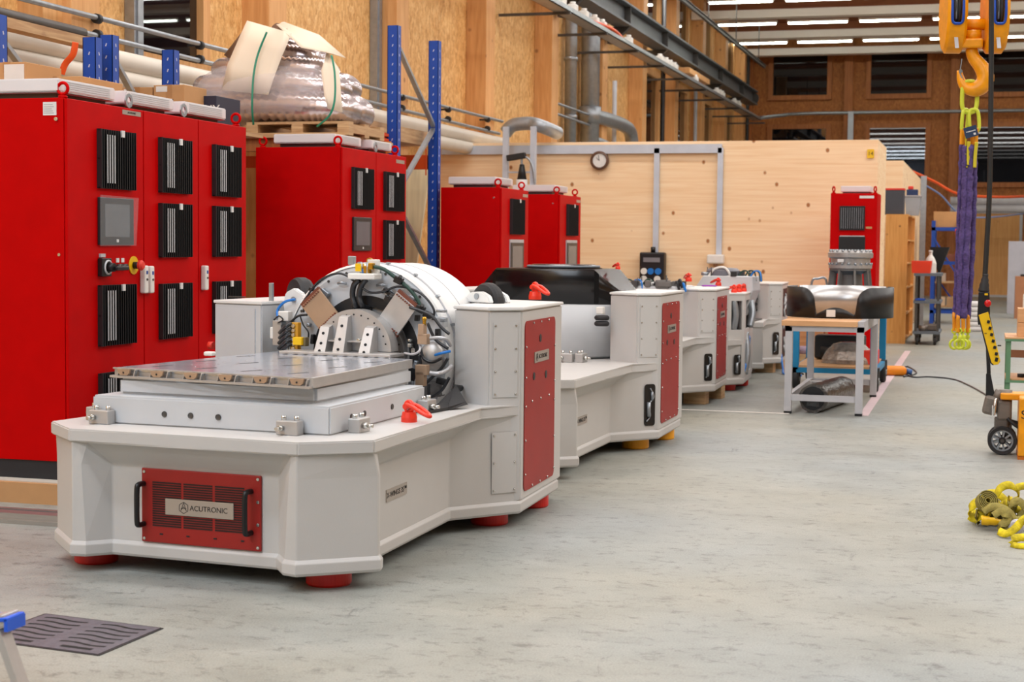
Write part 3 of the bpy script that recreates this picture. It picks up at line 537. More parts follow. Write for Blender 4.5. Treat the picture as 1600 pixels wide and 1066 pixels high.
q = at(40, 100, Y=9.0); q2 = at(128, 124, Y=9.0); c = carton(q.x, 9.0, 2.27, q2.x-q.x, .5, q2.z-2.27+.02, 'long low cardboard box with a brown strip above the red cabinet'); MB().bb((0.0, -.003, .0), (.1, 0, q2.z-2.27+.1)).build('brown_strip', mat('rust_strip', (150, 62, 40), .5), c)
tag(MB().bb((-6.8, 8.4, 2.252), (-4.9, 9.6, 2.27)).build('shelf_board', PALLET), 'timber shelf board at upper left behind the cooling units', 'shelf board')
tag(MB().tube([at(118, 66, Y=9.5), at(114, 85, Y=9.5), at(102, 100, Y=9.5), at(96, 116, Y=9.5)], .022, flat=(1, .3)).build('orange_strap', ORANGE), 'orange strap hanging beside the blue frame at upper left', 'strap')

# ------------------------------------------------ wrapped bundle of foil hoses on a pallet
q = at(385, 212, Y=12.2); q2 = at(545, 208, Y=12.2)
pl = empty('pallet', (q.x, 12.2, ZB2), 0, 'wooden pallet under the foil hose bundle on the rack', 'pallet')
PW = q2.x-q.x
m = MB()
for k in range(3): m.bb((0+k*(PW-.1)/2, 0, .02), (.1+k*(PW-.1)/2, .8, .09))
for y in (0, .35, .7): m.bb((0, y, 0), (PW, y+.1, .02)).bb((0, y, .09), (PW, y+.1, .11))
m.build('blocks', PALLET, pl)
bd = empty('hose_bundle', ((at(325, 150, Y=12.6).x+at(547, 150, Y=12.6).x)/2, 12.55, ZB2+.11), 0, 'bundle of silvery corrugated foil hoses wrapped in film on a pallet', 'hose bundle')
BW = (at(547, 150, Y=12.6).x-at(325, 150, Y=12.6).x)
hw = BW/2
for (z, y, l, rr) in ((.13, -.22, .5, .125), (.13, .05, .5, .13), (.31, -.17, .44, .1), (.34, .08, .42, .11), (.46, -.1, .34, .095), (.58, -.0, .24, .09), (.68, .06, .12, .07)):
    MB().tube([(-l*BW-.0, y+.22, z*.92-.01), (-l*BW-.02, y+.06, z), (-l*BW*.75, y, z), (0, y-.01, z+.01), (l*BW*.75, y, z-.01), (l*BW, y+.06, z-.02), (l*BW-.02, y+.24, z-.03)], rr, seg=18, ribs=.09, n=14).build('foil_hose', FOIL, bd)
def sheet(name, pts, th, m, par, nseg=6):
    # pts: two edge polylines of equal length
    A, B = pts; o = MB(); rings = []
    for k in range(nseg+1):
        t = k/nseg; row = [Vector(a).lerp(Vector(b), t) for a, b in zip(A, B)]; rings.append(row)
    n = len(A); V = [[o.bm.verts.new(p+Vector((0, .012*math.sin(i*1.7+k), 0))) for i, p in enumerate(r)] for k, r in enumerate(rings)]
    for a, b in zip(V, V[1:]):
        for i in range(n-1): o.bm.faces.new((a[i], a[i+1], b[i+1], b[i])).smooth = True
    ob = o.build(name, m, par); s = ob.modifiers.new('solid', 'SOLIDIFY'); s.thickness = th; return ob
bl = bd.location
def BP(px, py, y): p = at(px, py, Y=12.55+y); return (p.x-bl.x, y, p.z-bl.z)
sheet('card_sheet', ([BP(386, 32, -.2), BP(372, 60, -.28), BP(356, 100, -.36), BP(347, 141, -.4)], [BP(456, 52, -.26), BP(440, 86, -.3), BP(428, 120, -.36), BP(420, 148, -.4)]), .005, PAPER, bd)
sheet('card_sheet', ([BP(432, 38, -.25), BP(470, 74, -.30), BP(513, 82, -.28)], [BP(444, 34, -.05), BP(498, 54, -.1), BP(540, 90, -.15)]), .005, PAPER, bd)
sheet('card_back', ([BP(386, 40, -.05), BP(349, 86, -.1)], [BP(400, 60, -.05), BP(368, 97, -.1)]), .005, PAPERD, bd)
sheet('card_back', ([BP(417, 48, -.24), BP(446, 52, -.26), BP(474, 76, -.28)], [BP(432, 36, -.1), BP(452, 38, -.1), BP(482, 66, -.15)]), .005, PAPERD, bd)
sheet('card_sheet', ([BP(511, 79, -.2), BP(501, 110, -.32), BP(507, 150, -.37), BP(513, 170, -.38)], [BP(518, 88, -.15), BP(529, 108, -.25), BP(533, 150, -.32), BP(536, 176, -.33)]), .005, PAPER, bd)
for pts in ([BP(417, 50, -.32), BP(403, 85, -.36), BP(396, 120, -.42), BP(394, 165, -.46), BP(396, 195, -.4)], [BP(518, 86, -.3), BP(523, 115, -.36), BP(523, 155, -.42), BP(515, 180, -.44), BP(495, 198, -.4)]):
    MB().tube(pts, .009, flat=(1, .35)).build('strap', STRAPG, bd)
fm = MB(); nr = 26; ns = 20; rings = []
for i in range(nr):
    u = -1+2*i/(nr-1); x = u*(hw+.0); rz = .30*(1-abs(u)**5)**.35 if abs(u) < 1 else .05; rings.append([(x, -.08+.34*(.35+.65*(1-abs(u)**6))*math.cos(t)*(1+.05*math.sin(5*t+6*u)), max(.0, .24+.26*(.25+.75*(1-abs(u)**5))*math.sin(t)*(1+.07*math.sin(4*t+9*u)))) for t in [2*math.pi*k/ns for k in range(ns)]])
fm.loft(rings, smooth=True).build('stretch_film', FILM, bd)
# ------------------------------------------------ motion simulator machines
MPH = math.radians(-5)
class Frame:
    def __init__(s, O, ph): s.O = Vector((O[0], O[1], 0)); s.R = Vector((math.cos(ph), math.sin(ph), 0)); s.F = Vector((-math.sin(ph), math.cos(ph), 0))
    def v(s, px, py, v):      # photo pixel on the local plane y = v
        d = ray(px, py); C0 = Vector((0, 0, CH)); t = ((s.O-C0).dot(s.F)+v)/d.dot(s.F); p = C0+d*t-s.O; return Vector((p.dot(s.R), p.dot(s.F), p.z))
    def h(s, px, py, z):
        p = at(px, py, Z=z)-s.O; return Vector((p.dot(s.R), p.dot(s.F), z))
    def u(s, px, py, u):
        d = ray(px, py); C0 = Vector((0, 0, CH)); t = ((s.O-C0).dot(s.R)+u)/d.dot(s.R); p = C0+d*t-s.O; return Vector((p.dot(s.R), p.dot(s.F), p.z))
def screws(mb, pts, nrm, r=.007, t=.005):
    for p in pts: mb.cyl(p, Vector(p)+Vector(nrm)*t, r, r*.7, 10)
def offset(poly, d):
    n = len(poly); out = []
    for i in range(n):
        a = Vector(poly[i-1]); b = Vector(poly[i]); c = Vector(poly[(i+1) % n]); e1 = (b-a).normalized(); e2 = (c-b).normalized()
        n1 = Vector((e1.y, -e1.x)); n2 = Vector((e2.y, -e2.x)); k = (n1+n2); k = k/max(.3, k.dot(n1)); out.append(tuple(b+k*d))
    return out
BLOG = [(0, 1), (.866, .5), (.866, -.5), (0, -1), (-.866, -.5), (-.866, .5)]
def logo(par, M, r, m):
    o = MB()
    for k in range(6):
        a = BLOG[k]; b = BLOG[(k+1) % 6]; o.bar((a[0]*r, a[1]*r, 0), (b[0]*r, b[1]*r, 0), r*.09, .0008)
    for a, b in (((0, .9), (-.55, -.5)), ((0, .9), (.55, -.5)), ((-.55, -.1), (.55, -.1)), ((-.6, -.5), (0, .2)), ((.6, -.5), (0, .2))): o.bar((a[0]*r, a[1]*r, 0), (b[0]*r, b[1]*r, 0), r*.08, .0008)
    ob = o.build('emblem', m, par); ob.data.transform(M); return ob
def lift_eye(par, p, yaw=0, m=EYE, s=1):      # swivelling red lifting ring
    R = Matrix.Translation(p) @ Matrix.Rotation(yaw, 4, 'Z') @ Matrix.Scale(s, 4)
    b = MB().lathe((0, 0, 0), [(0, 0), (.036, 0), (.036, .02), (.03, .045), (0, .045)], seg=24).ring((0, 0, .068), (0, 1, 0), .021, .011, 20, 10)
    o = b.build('lifting_eye', m, par); o.data.transform(R)
    l = MB().tube([(0, -.02, .078), (.04, -.019, .07), (.1, -.015, .045), (.128, 0, .034), (.1, .015, .045), (.04, .019, .07), (0, .02, .078)], .0095, seg=10).cyl((0, -.03, .07), (0, .03, .07), .012)
    q = l.build('ring_link', m, o); q.data.transform(R); MB().cyl((0, -.012, .068), (0, .014, .068), .012).build('pin', SCREW, o).data.transform(R); return o
def bracket(par, p, ang, s=1):                # clamp block with bolts
    R = Matrix.Translation(p) @ Matrix.Rotation(ang, 4, 'Z') @ Matrix.Scale(s, 4)
    o = MB().box((0, 0, .03), (.10, .055, .06), bev=.004).build('clamp_block', ALU2, par); o.data.transform(R)
    b = MB()
    for x in (-.03, .03): b.cyl((x, .005, .06), (x, .005, .078), .011, seg=16)
    b.cyl((-.022, -.03, .03), (-.022, -.052, .03), .013, seg=6).cyl((-.022, -.05, .03), (-.022, -.075, .03), .008, seg=12)
    q = b.build('bolt', SCREW, o); q.data.transform(R); return merge(q, o)
def machine(label, O, ph, z0, zc, foot_m, foot='disc', side='plate', col_panel=True, open_col=False, zdeck=.608, feet_all=True, back=2.85, left_col=True, f0=0):
    def fm_(x, y): return (x, y) if (f0 == 0 or y > 1.5) else (math.copysign(min(abs(x), .56 if f0 > 1 else 9), x), f0+max(y, 0)*(1.5-f0)/1.5)
    m = empty('motion_simulator', (O[0], O[1], 0), ph, label, 'machine', 'white motion simulator machines')
    # outline of lower body, right half mirrored to the left
    zb, zt = z0, zdeck
    Rr = [((0, .10), (0, .10), (0, .02)), ((.40, .10), (.40, .10), (.47, .02)), ((.475, .012), (.495, .01), (.505, .01)), ((.535, .0), (.535, .0), (.535, .0)),
          ((.785, .23), (.785, .23), (.775, .21)), ((.775, .265), (.775, .265), (.765, .25)), ((.665, .36), (.665, .36), (.745, .30)), ((.56, 1.45), (.56, 1.46), (.655, 1.56)),
          ((.790, 1.79), (.790, 1.80), (.790, 1.80)), ((.695, 2.60), (.695, 2.60), (.695, 2.60)), ((.50, back), (.50, back), (.50, back)), ((0, back), (0, back), (0, back))]
    def mir(ls): return ls+[(-x, y) for x, y in ls[::-1] if abs(x) > 1e-6]
    Rr = [tuple(fm_(*q) for q in p) for p in Rr]
    r0 = mir([p[0] for p in Rr]); r1 = mir([p[1] for p in Rr]); r2 = mir([p[2] for p in Rr])
    body = MB()
    body.loft([[(x, y, zb+.06) for x, y in r0], [(x, y, zt-.15) for x, y in r1], [(x, y, zt-.052) for x, y in r2]]); bo = body.build('base_frame', PAINT, m, bevel=.006)
    MB().loft([[(x, y, z) for x, y in offset(r0, d)] for z, d in ((zb, .006), (zb+.012, .012), (zb+.05, .012), (zb+.066, .0))]).build('base_rim', PAINT, bo, bevel=.003)
    dk = mir([fm_(*q) for q in [(0, 0), (.545, -.008), (.785, .19), (.67, 1.575), (.797, 1.795), (.69, 2.60), (.51, back+.01), (0, back+.01)]])
    MB().prism(dk, zt-.055, zt, bev=.006).build('deck', PAINT, m, bevel=0)
    # feet
    for (x, y) in ((.56, .23), (-.58, .23), (.62, 1.83), (.62, 2.42), (-.62, 1.9), (-.6, 2.5)):
        if y < f0+.1: continue
        if foot == 'disc': MB().lathe((x, y, 0), [(0, 0), (.088, 0), (.094, .008), (.094, zb-.01), (.086, zb+.001), (0, zb+.001)], seg=36).build('foot', foot_m, m)
        else: MB().bb((x-.1, y-.07, 0), (x+.1, y+.07, z0), bev=.003).build('support_block', foot_m, m)
    # right column
    cp = [(.435, 1.80), (.672, 1.675), (.80, 1.79), (.705, 2.64), (.32, 2.76)]
    if not open_col:
        co = MB().prism(cp, zb+.06, zc-.016, bev=.008).build('column', PAINTG if False else PAINT, m, bevel=0)
        MB().prism(offset(cp, .008), zc-.016, zc, bev=.004).build('column_cap', PAINTW, co)
    else:
        co = MB(); 
        for i in range(5):
            a = Vector(cp[i]); b = Vector(cp[(i+1) % 5]); c0_ = a.lerp(b, .16); c1_ = a.lerp(b, .84)
            n_ = Vector(((b-a).y, -(b-a).x)).normalized(); zz0, zz1 = zb+.06, zc-.016
            def wall(p, q, za, zb_):
                pi = p-n_*.02; qi = q-n_*.02; co.loft([[(p.x, p.y, za), (q.x, q.y, za), (qi.x, qi.y, za), (pi.x, pi.y, za)], [(p.x, p.y, zb_), (q.x, q.y, zb_), (qi.x, qi.y, zb_), (pi.x, pi.y, zb_)]])
            if i in (1, 2, 3):
                wall(a, c0_, zz0, zz1); wall(c1_, b, zz0, zz1); wall(c0_, c1_, zz0, zz0+.04); wall(c0_, c1_, zz0+.36, zz0+.47); wall(c0_, c1_, zz1-.06, zz1)
            else: wall(a, b, zz0, zz1)
        co = co.build('column', PAINT, m); MB().prism(offset(cp, .008), zc-.016, zc, bev=.004).build('column_cap', PAINTW, co)
        g = MB().prism(offset(cp, -.06), zb+.08, zc-.04)
        g.build('inner_frame', DSTEEL, co)
        for (a, b, r, mm) in (((.70, 1.78, .2), (.70, 1.78, .42), .03, WPL), ((.66, 1.72, .2), (.74, 1.9, .5), .016, BLUH), ((.765, 1.9, .15), (.735, 2.3, .5), .018, BLUH), ((.77, 2.0, .15), (.75, 2.1, .55), .03, STEEL), ((.745, 2.3, .6), (.73, 2.4, zc-.1), .035, STEEL), ((.7, 1.75, .6), (.7, 1.75, zc-.08), .035, STEEL)):
            MB().tube([a, ((a[0]+b[0])/2+.02, (a[1]+b[1])/2, (a[2]+b[2])/2), b], r, seg=12).build('inner_part', mm, co)
    # access panels on the front face of the column
    A = Vector((.672, 1.675, 0)); B = Vector((.80, 1.79, 0)); e = (B-A).normalized(); n = Vector((e.y, -e.x, 0)); Lf = (B-A).length
    if not open_col:
        for (za, zb2, nm) in ((zdeck+.04, zc-.075, 'access_panel'), (zb+.11, zdeck-.13, 'access_panel')):
            if nm and za < zdeck and side == 'slot': continue
            a_ = .018 if za > zdeck else .03
            A2 = A if za > zdeck else Vector((.655, 1.60, 0)); e2 = e; off = .0 if za > zdeck else .004
            if za > zdeck:
                P0 = A+e*.022+n*.001; P1 = A+e*(Lf-.022)+n*.001
            else:
                Q0 = Vector((.56, 1.46, 0)); Q1 = Vector((.79, 1.79, 0)); e2 = (Q1-Q0).normalized(); n2 = Vector((e2.y, -e2.x, 0)); P0 = Q0+e2*.24+n2*.003; P1 = Q0+e2*.385+n2*.003
            nn = n if za > zdeck else n2
            p_ = MB().loft([[P0+Vector((0, 0, za)), P1+Vector((0, 0, za)), P1+nn*.003+Vector((0, 0, za)), P0+nn*.003+Vector((0, 0, za))], [P0+Vector((0, 0, zb2)), P1+Vector((0, 0, zb2)), P1+nn*.003+Vector((0, 0, zb2)), P0+nn*.003+Vector((0, 0, zb2))]]).build(nm, PAINT, co)
            sb_ = MB(); kk = 4 if za > zdeck else 3
            screws(sb_, [P.lerp(Q, .08)+nn*.003+Vector((0, 0, za+.015+(zb2-za-.03)*k/(kk-1))) for k in range(kk) for P, Q in ((P0, P1), (P1, P0))], nn, .006, .005); sb_.build('screw', SCREW, p_)
    if side == 'slot':
        Q0 = Vector((.56, 1.46, 0)); Q1 = Vector((.79, 1.79, 0)); e2 = (Q1-Q0).normalized(); n2 = Vector((e2.y, -e2.x, 0))
        M = face_frame(Q0+e2*.33+Vector((0, 0, (zb+.07+zdeck-.12)/2))+n2*.004, e2); hh = (zdeck-zb-.24)/2
        def rr(w, h, r): 
            P = []
            for cx_, cy_, a0 in ((w-r, h-r, 0), (-w+r, h-r, 90), (-w+r, -h+r, 180), (w-r, -h+r, 270)):
                for k in range(5): t = math.radians(a0+90*k/4); P.append((cx_+r*math.cos(t), cy_+r*math.sin(t)))
            return P
        sl_ = MB().prism(rr(.045, hh, .02), 0, .002, M=M).build('inspection_opening', mat('dark_opening', (12, 12, 14), .4), m)
        k_ = MB()
        for (x, y, r, h2) in ((-.012, -.03, .014, .05), (.015, .06, .008, .03)): k_.cyl(M @ Vector((x, y-h2, .006)), M @ Vector((x, y+h2, .006)), r, seg=12)
        k_.tube([M @ Vector(q) for q in ((-.03, -hh+.03, .005), (0, -hh*.5, .008), (-.01, 0, .006), (.03, hh*.4, .006), (.0, hh*.8, .005))], .005).build('inner_cable', STEEL if ph else STEEL, sl_)
    # red side panel on the outer face
    if col_panel:
        A = Vector((.80, 1.79, 0)); B = Vector((.705, 2.64, 0)); e = (B-A).normalized(); n = Vector((e.y, -e.x, 0)); Lf = (B-A).length
        M = face_frame(A+n*.001+Vector((0, 0, 0)), e); x0, x1, za, zb2 = .05, Lf-.17, zb+.10, zc-.072
        def rr2(x0, x1, y0, y1, r):
            P = []
            for cx_, cy_, a0 in ((x1-r, y1-r, 0), (x0+r, y1-r, 90), (x0+r, y0+r, 180), (x1-r, y0+r, 270)):
                for k in range(5): t = math.radians(a0+90*k/4); P.append((cx_+r*math.cos(t), cy_+r*math.sin(t)))
            return P
        pn = MB().prism(rr2(x0, x1, za, zb2, .035), 0, .004, M=M).build('side_panel', RED2, co); zh = zb2-za
        sc_ = MB(); P_ = [(x0+.015, za+zh*t) for t in (.1, .3, .5, .67, .85)]+[(x1-.015, za+zh*t) for t in (.05, .25, .48, .6, .82)]+[(x0+(x1-x0)*t, zb2-.013) for t in (.25, .5, .75)]+[(x0+(x1-x0)*t, za+.013) for t in (.25, .5, .75)]+[(x0+(x1-x0)*t, za+zh*.52) for t in (.22, .5, .78)]
        screws(sc_, [M @ Vector((x, z, .004)) for x, z in P_], n, .0065, .006); sc_.build('screw', SCREW, pn)
        h_ = MB()
        for x, z in ((.48, .885), (.28, .665), (.68, .655)): h_.cyl(M @ Vector((x0+(x1-x0)*x, za+zh*z, .003)), M @ Vector((x0+(x1-x0)*x, za+zh*z, .007)), .02, seg=20)
        h_.build('port_hole', BLK, pn)
        xm = x0+(x1-x0)*.52; zm = za+zh*.775
        n__ = MB().box((xm, zm, .006), (.3, .055, .004)).build('nameplate', NPL, pn); n__.data.transform(M); logo(n__, M @ Matrix.Translation((xm-.105, zm, .0085)), .02, INK); text('ACUTRONIC', .031, INK, n__, M @ Matrix.Translation((xm+.02, zm, .0085)))
    if left_col:
        lc = [(-.93, 1.76), (-.60, 1.68), (-.56, 2.0), (-.50, 2.60), (-.90, 2.66)]
        lo = MB().prism(lc, .3, zc-.016, bev=.006).build('column', PAINTG, m); MB().prism(offset(lc, .006), zc-.016, zc, bev=.003).build('column_cap', PAINTW, lo)
        a = Vector((-.93, 1.76, 0)); b = Vector((-.60, 1.68, 0)); e = (b-a).normalized(); M = face_frame(a+Vector((0, 0, 0)), e)
        MB().box((.155, (.65+zc-.04)/2, .003), (.28, zc-.04-.65, .005)).build('cover_plate', PAINTG, lo).data.transform(M)
    return m, co
m1, col1 = machine('large white motion simulator with red feet and a steel table, nearest the camera', (-3.134, 5.9), MPH, .068, 1.09, PUR)
F1 = Frame((-3.134, 5.9), MPH)
# --- front grille panel
def fv(px, py, v=.1): return F1.v(px, py, v)
p00 = fv(224, 847); p11 = fv(409, 860); p01 = fv(224, 731); x0, x1, z0, z1 = p00.x, fv(410, 800).x, (p00.z+p11.z)/2, (p01.z+fv(409, 743).z)/2
vp = MB().bb((x0, .088, z0), (x1, .099, z1), bev=.004).build('ventilation_panel', RED2, m1)
sl = MB(); 
for c in range(3):
    a = x0+.055+c*(x1-x0-.12)/3; b = a+(x1-x0-.12)/3-.012
    for k in range(19):
        z = z0+.07+k*(z1-z0-.13)/18; sl.bb((a, .0865, z), (b, .0882, z+.0065))
sl.build('vent_slot', mat('slot_shadow', (40, 12, 12), .6), vp)
sc = MB(); screws(sc, [(x, .088, z) for x in (x0+.014, x1-.014) for z in (z0+.015, z1-.015)]+[(x1-.014, .088, z0+(z1-z0)*t) for t in (.35, .65)], (0, -1, 0), .008, .004); sc.build('screw', SCREW, vp)
hl = MB(); 
for k in range(4): hl.bb((x0+.09+k*.13, .086, z0+.035), (x0+.105+k*.13, .0882, z0+.041))
hl.build('key_slot', INK, vp)
zc_ = (z0+z1)/2+.005; np_ = MB().bb((x0+.12, .082, zc_-.038), (x1-.125, .0868, zc_+.03), bev=.002).build('nameplate', NPL, vp)
logo(np_, face_frame((x0+.21, .0815, zc_-.004), (1, 0, 0)), .024, INK); text('ACUTRONIC', .031, INK, np_, face_frame((x0+.33, .0815, zc_-.004), (1, 0, 0)))
for x in (x0+.012, x1-.045): MB().tube([(x, .09, zc_+.085), (x, .05, zc_+.085), (x, .038, zc_+.07), (x, .036, zc_), (x, .038, zc_-.07), (x, .05, zc_-.085), (x, .09, zc_-.085)], .0115, seg=12).build('handle', BLK, vp)
# --- type plate on the right side wall
a = Vector((.665, .36, 0)); b = Vector((.56, 1.455, 0)); e = (b-a).normalized(); Ms = face_frame(a, e)
tp = MB().box((.36, .315, .002), (.26, .052, .004)).build('type_plate', NPL, m1); tp.data.transform(Ms); text('X-WINGS 3S\u2122', .033, INK, tp, Ms @ Matrix.Translation((.36, .315, .0045)) @ Matrix.Diagonal((1.18, 1, 1, 1)))
# --- turntable blocks and table top
q0 = [(-.60, .235), (.555, .245), (.485, 1.335), (-.60, 1.40)]
lb_ = MB().prism(q0, .606, .727, bev=.008).build('lower_block', PAINTG, m1)
sc = MB()
for u in (-.235, -.105, .03): sc.lathe((u, .239, .66), [(0, .001), (.009, .002), (.013, .004), (.013, 0)], (0, -1, 0), 16)
e = (Vector((.485, 1.335, 0))-Vector((.555, .245, 0))).normalized(); n = Vector((e.y, -e.x, 0))
for t in (.2, .33, .62): sc.lathe(Vector((.555, .245, .665))+e*(1.09*t), [(0, .001), (.009, .002), (.013, .004), (.013, 0)], n, 16)
merge(sc.build('socket_screw', DSTEEL, lb_), lb_)
for (u, v, a) in ((-.53, .205, 0), (.39, .205, 0), (.60, .42, math.pi/2), (.525, 1.27, math.pi/2), (-.64, .33, -math.pi/2)): bracket(m1, (u, v, .608), a)
ub = MB().prism([(-.53, .33), (.445, .33), (.385, 1.40), (-.5, 1.42)], .727, .80, bev=.012).build('upper_block', PAINTG, m1)
tt = [(-.565, .345), (.475, .245), (.365, 1.43), (-.47, 1.62)]
top = MB().prism([( .455, .26)[0:2], (.365, 1.43), (-.47, 1.62), (-.555, .355)], .828, .842, bev=.0015).build('table_top', ALUP, m1)
MB().prism([(.44, .30), (.36, 1.42), (-.46, 1.6), (-.54, .39)], .80, .828).build('table_core', DSTEEL, top)
MB().loft([[(.452, .25, .80), (.475, .25, .80), (.375, 1.43, .80), (.355, 1.43, .80)], [(.452, .25, .841), (.475, .25, .841), (.375, 1.43, .841), (.355, 1.43, .841)]]).build('side_rail', ALU2, top)
fr = Vector((.47, .245, 0)); fl = Vector((-.575, .345, 0)); e = (fr-fl).normalized(); Mf = face_frame(fl, e); Lr = (fr-fl).length
r_ = MB().box((Lr/2, .803, .004), (Lr, .01, .026)).box((Lr/2, .838, -.01), (Lr, .006, .01)).box((Lr/2, .82, -.02), (Lr, .03, .006))
for k in range(12): r_.box((.04+k*(Lr-.06)/11, .82, .0), (.005, .034, .02), Euler((0, 0, -.3)))
fo = r_.build('slotted_rail', ALU2, top); fo.data.transform(Mf)
for k in range(6):
    pd = MB().prism([(-.035, .012), (-.03, -.006), (-.018, -.015), (.018, -.015), (.03, -.006), (.035, .012)], .004, .014, M=Mf @ Matrix.Translation((.075+k*(Lr-.14)/5, .825, 0))).build('locking_pad', TAN, fo)
    MB().cyl(Mf @ Vector((.075+k*(Lr-.14)/5, .822, .0141)), Mf @ Vector((.075+k*(Lr-.14)/5, .822, .0155)), .0045, seg=10).build('hole', INK, pd)
ss = MB()
for i in range(4):
    for j in range(3):
        u = -.42+i*.24; v = .5+j*.36+i*-.02; ss.box((u, v, .8423), (.012, .11, .0008), Euler((0, 0, -.35)))
ss.build('table_slot', INK, top)
dh = MB(); rn = random.Random(3)
for k in range(90): u = rn.uniform(-.47, .4); v = rn.uniform(.42, 1.4); dh.cyl((u, v, .8421), (u, v, .8426), .005, seg=8)
o = dh.build('bolt_hole', SCREW, top)
lift_eye(m1, (.625, .86, .608), math.radians(-20), s=1.0); pe = F1.h(836, 468, 1.09); lift_eye(m1, (pe.x, pe.y, 1.09), math.radians(-35))
# --- roller on the column tops
def roller(p, yaw, s=1):
    R = Matrix.Translation(p) @ Matrix.Rotation(yaw, 4, 'Z') @ Matrix.Scale(s, 4)
    o = MB()
    for x in (-.062, .062): o.prism([(-.11, 0), (.11, 0), (.10, .03), (.055, .058), (-.03, .062), (-.09, .04)], x-.017, x+.017, bev=.006, M=Matrix(((0, 0, 1, 0), (1, 0, 0, 0), (0, 1, 0, 0), (0, 0, 0, 1))))
    h_ = o.build('roller_housing', PAINTW, m1); h_.data.transform(R); MB().cyl((-.081, 0, .035), (-.087, 0, .035), .017, seg=16).build('axle_screw', STEEL, h_).data.transform(R)
    MB().lathe((0, 0, .0), [(.05, -.036), (.098, -.036), (.108, -.02), (.11, 0), (.108, .02), (.098, .036), (.05, .036)], (1, 0, 0), 40).build('tyre', RUB, h_).data.transform(R)
pr = F1.h(754, 474, 1.09); roller((pr.x+.01, pr.y+.05, 1.093), math.radians(62), .95)
# --- white drum and front plate
V0 = 1.74; CU, CZ, RR = -.03, .832, .462
ax = Vector((0, 1, 0)); cc = Vector((CU, V0, CZ))
dm = MB().lathe(cc, [(RR-.012, 0), (RR, .012), (RR, .55), (RR-.01, .57), (.2, .60), (0, .60)], ax, 72).build('drum', PAINTW, m1, smooth=False)
for p in dm.data.polygons: p.use_smooth = abs(p.normal.y) < .3
MB().ring(cc+ax*.09, ax, RR+.002, .006, 72, 8).ring(cc+ax*.30, ax, RR, .003, 72, 6).build('seam', TGREY, dm)
ls = MB()
for a in range(-70, 80, 20):
    t = math.radians(a+90); d = Vector((math.cos(t), 0, math.sin(t))); ls.box(cc+ax*.09+d*(RR+.008), (.012, .03, .012), Matrix.Rotation(-t+math.pi/2, 4, 'Y'))
ls.build('seam_clip', STEEL, dm)
fp = MB().lathe(cc, [(.30, .0), (RR-.03, .0), (RR-.012, .008)], ax, 72).lathe(cc, [(.30, 0), (.30, .2), (.0, .2)], ax, 48).build('front_plate', PAINTG, dm)
hb = MB(); 
for a in range(15, 180, 15): t = math.radians(a); hb.cyl(cc+Vector((math.cos(t)*.425, -.004, math.sin(t)*.425)), cc+Vector((math.cos(t)*.425, .002, math.sin(t)*.425)), .007, seg=12)
hb.build('plate_screw', DSTEEL, fp)
MB().lathe(cc+ax*.03, [(.245, -.03), (.30, -.03), (.312, -.015), (.312, .04), (.245, .04), (.245, -.03)], ax, 64).build('black_ring', BLKM, dm)
gr = MB().lathe(cc+ax*.05, [(.14, -.05), (.215, -.05), (.225, -.03), (.245, -.03), (.245, .04), (.14, .04), (.14, -.05)], ax, 64).build('bearing_ring', ALU2, dm)
hb = MB()
for a in range(0, 360, 12): t = math.radians(a+5); hb.cyl(cc+Vector((math.cos(t)*.195, -.003, math.sin(t)*.195)), cc+Vector((math.cos(t)*.195, .003, math.sin(t)*.195)), .005, seg=8)
hb.build('ring_bolt', DSTEEL, gr); MB().box(cc+Vector((0, -.008, .2)), (.07, .02, .07)).build('hose_slot', INK, gr)
# face plate with ribs that carries the table
FV = 1.58; fc = F1.v(552, 548, FV)
R2 = .206; pts = [(R2*math.cos(math.radians(a)), R2*math.sin(math.radians(a))) for a in range(0, 181, 6)]
Mp = Matrix.Translation(fc+Vector((0, .03, 0))) @ Matrix(((1, 0, 0, 0), (0, 0, 1, 0), (0, 1, 0, 0), (0, 0, 0, 1)))
pl_ = MB().prism([(x, y) for x, y in pts], -.025, .06, M=Mp).build('face_plate', ALU2, m1)
for k, (px, py) in enumerate(((512, 507), (541, 492), (581, 509))):
    t = F1.v(px, py, FV); b = MB(); w = .026; zt_ = t.z-fc.z
    b.loft([[(t.x-w*1.25, FV-.10, fc.z-.03), (t.x+w*1.25, FV-.10, fc.z-.03), (t.x+w*1.25, FV+.01, fc.z-.03), (t.x-w*1.25, FV+.01, fc.z-.03)], [(t.x-w, FV-.03, t.z-.01), (t.x+w, FV-.03, t.z-.01), (t.x+w, FV+.01, t.z), (t.x-w, FV+.01, t.z)]])
    r = b.build('rib', ALU2, pl_, bevel=.002); hh = MB()
    for f in (.78, .45, .2): y = FV-.10+.07*f+.0; hh.cyl((t.x, y-.004, fc.z-.03+(zt_+.02)*f), (t.x, y+.006, fc.z-.03+(zt_+.02)*f), .007, seg=12)
    hh.build('hole', INK, r)
a_ = F1.v(512, 520, FV); b_ = F1.v(581, 522, FV); MB().bb((a_.x, FV-.05, fc.z+.045), (b_.x, FV+.01, fc.z+.052)).build('web', ALU2, pl_)
f0 = F1.v(445, 549, 1.5); f1 = F1.v(618, 553, 1.5); MB().bb((f0.x, 1.44, .842), (f1.x, 1.60, .858), bev=.003).build('foot_plate', ALU2, pl_)
g_ = MB()
for k in range(11): g_.bb((f0.x+.03+k*(f1.x-f0.x-.06)/10, 1.425, .8422), (f0.x+.05+k*(f1.x-f0.x-.06)/10, 1.47, .8432))
g_.build('slot', INK, pl_)
bh = MB(); 
for (px, py) in ((524, 532), (562, 532)): q = F1.v(px, py, FV); bh.cyl((q.x, FV-.02, q.z), (q.x, FV+.02, q.z), .009, seg=14)
merge(bh.build('bolt', SCREW, pl_), pl_)
hb = MB()
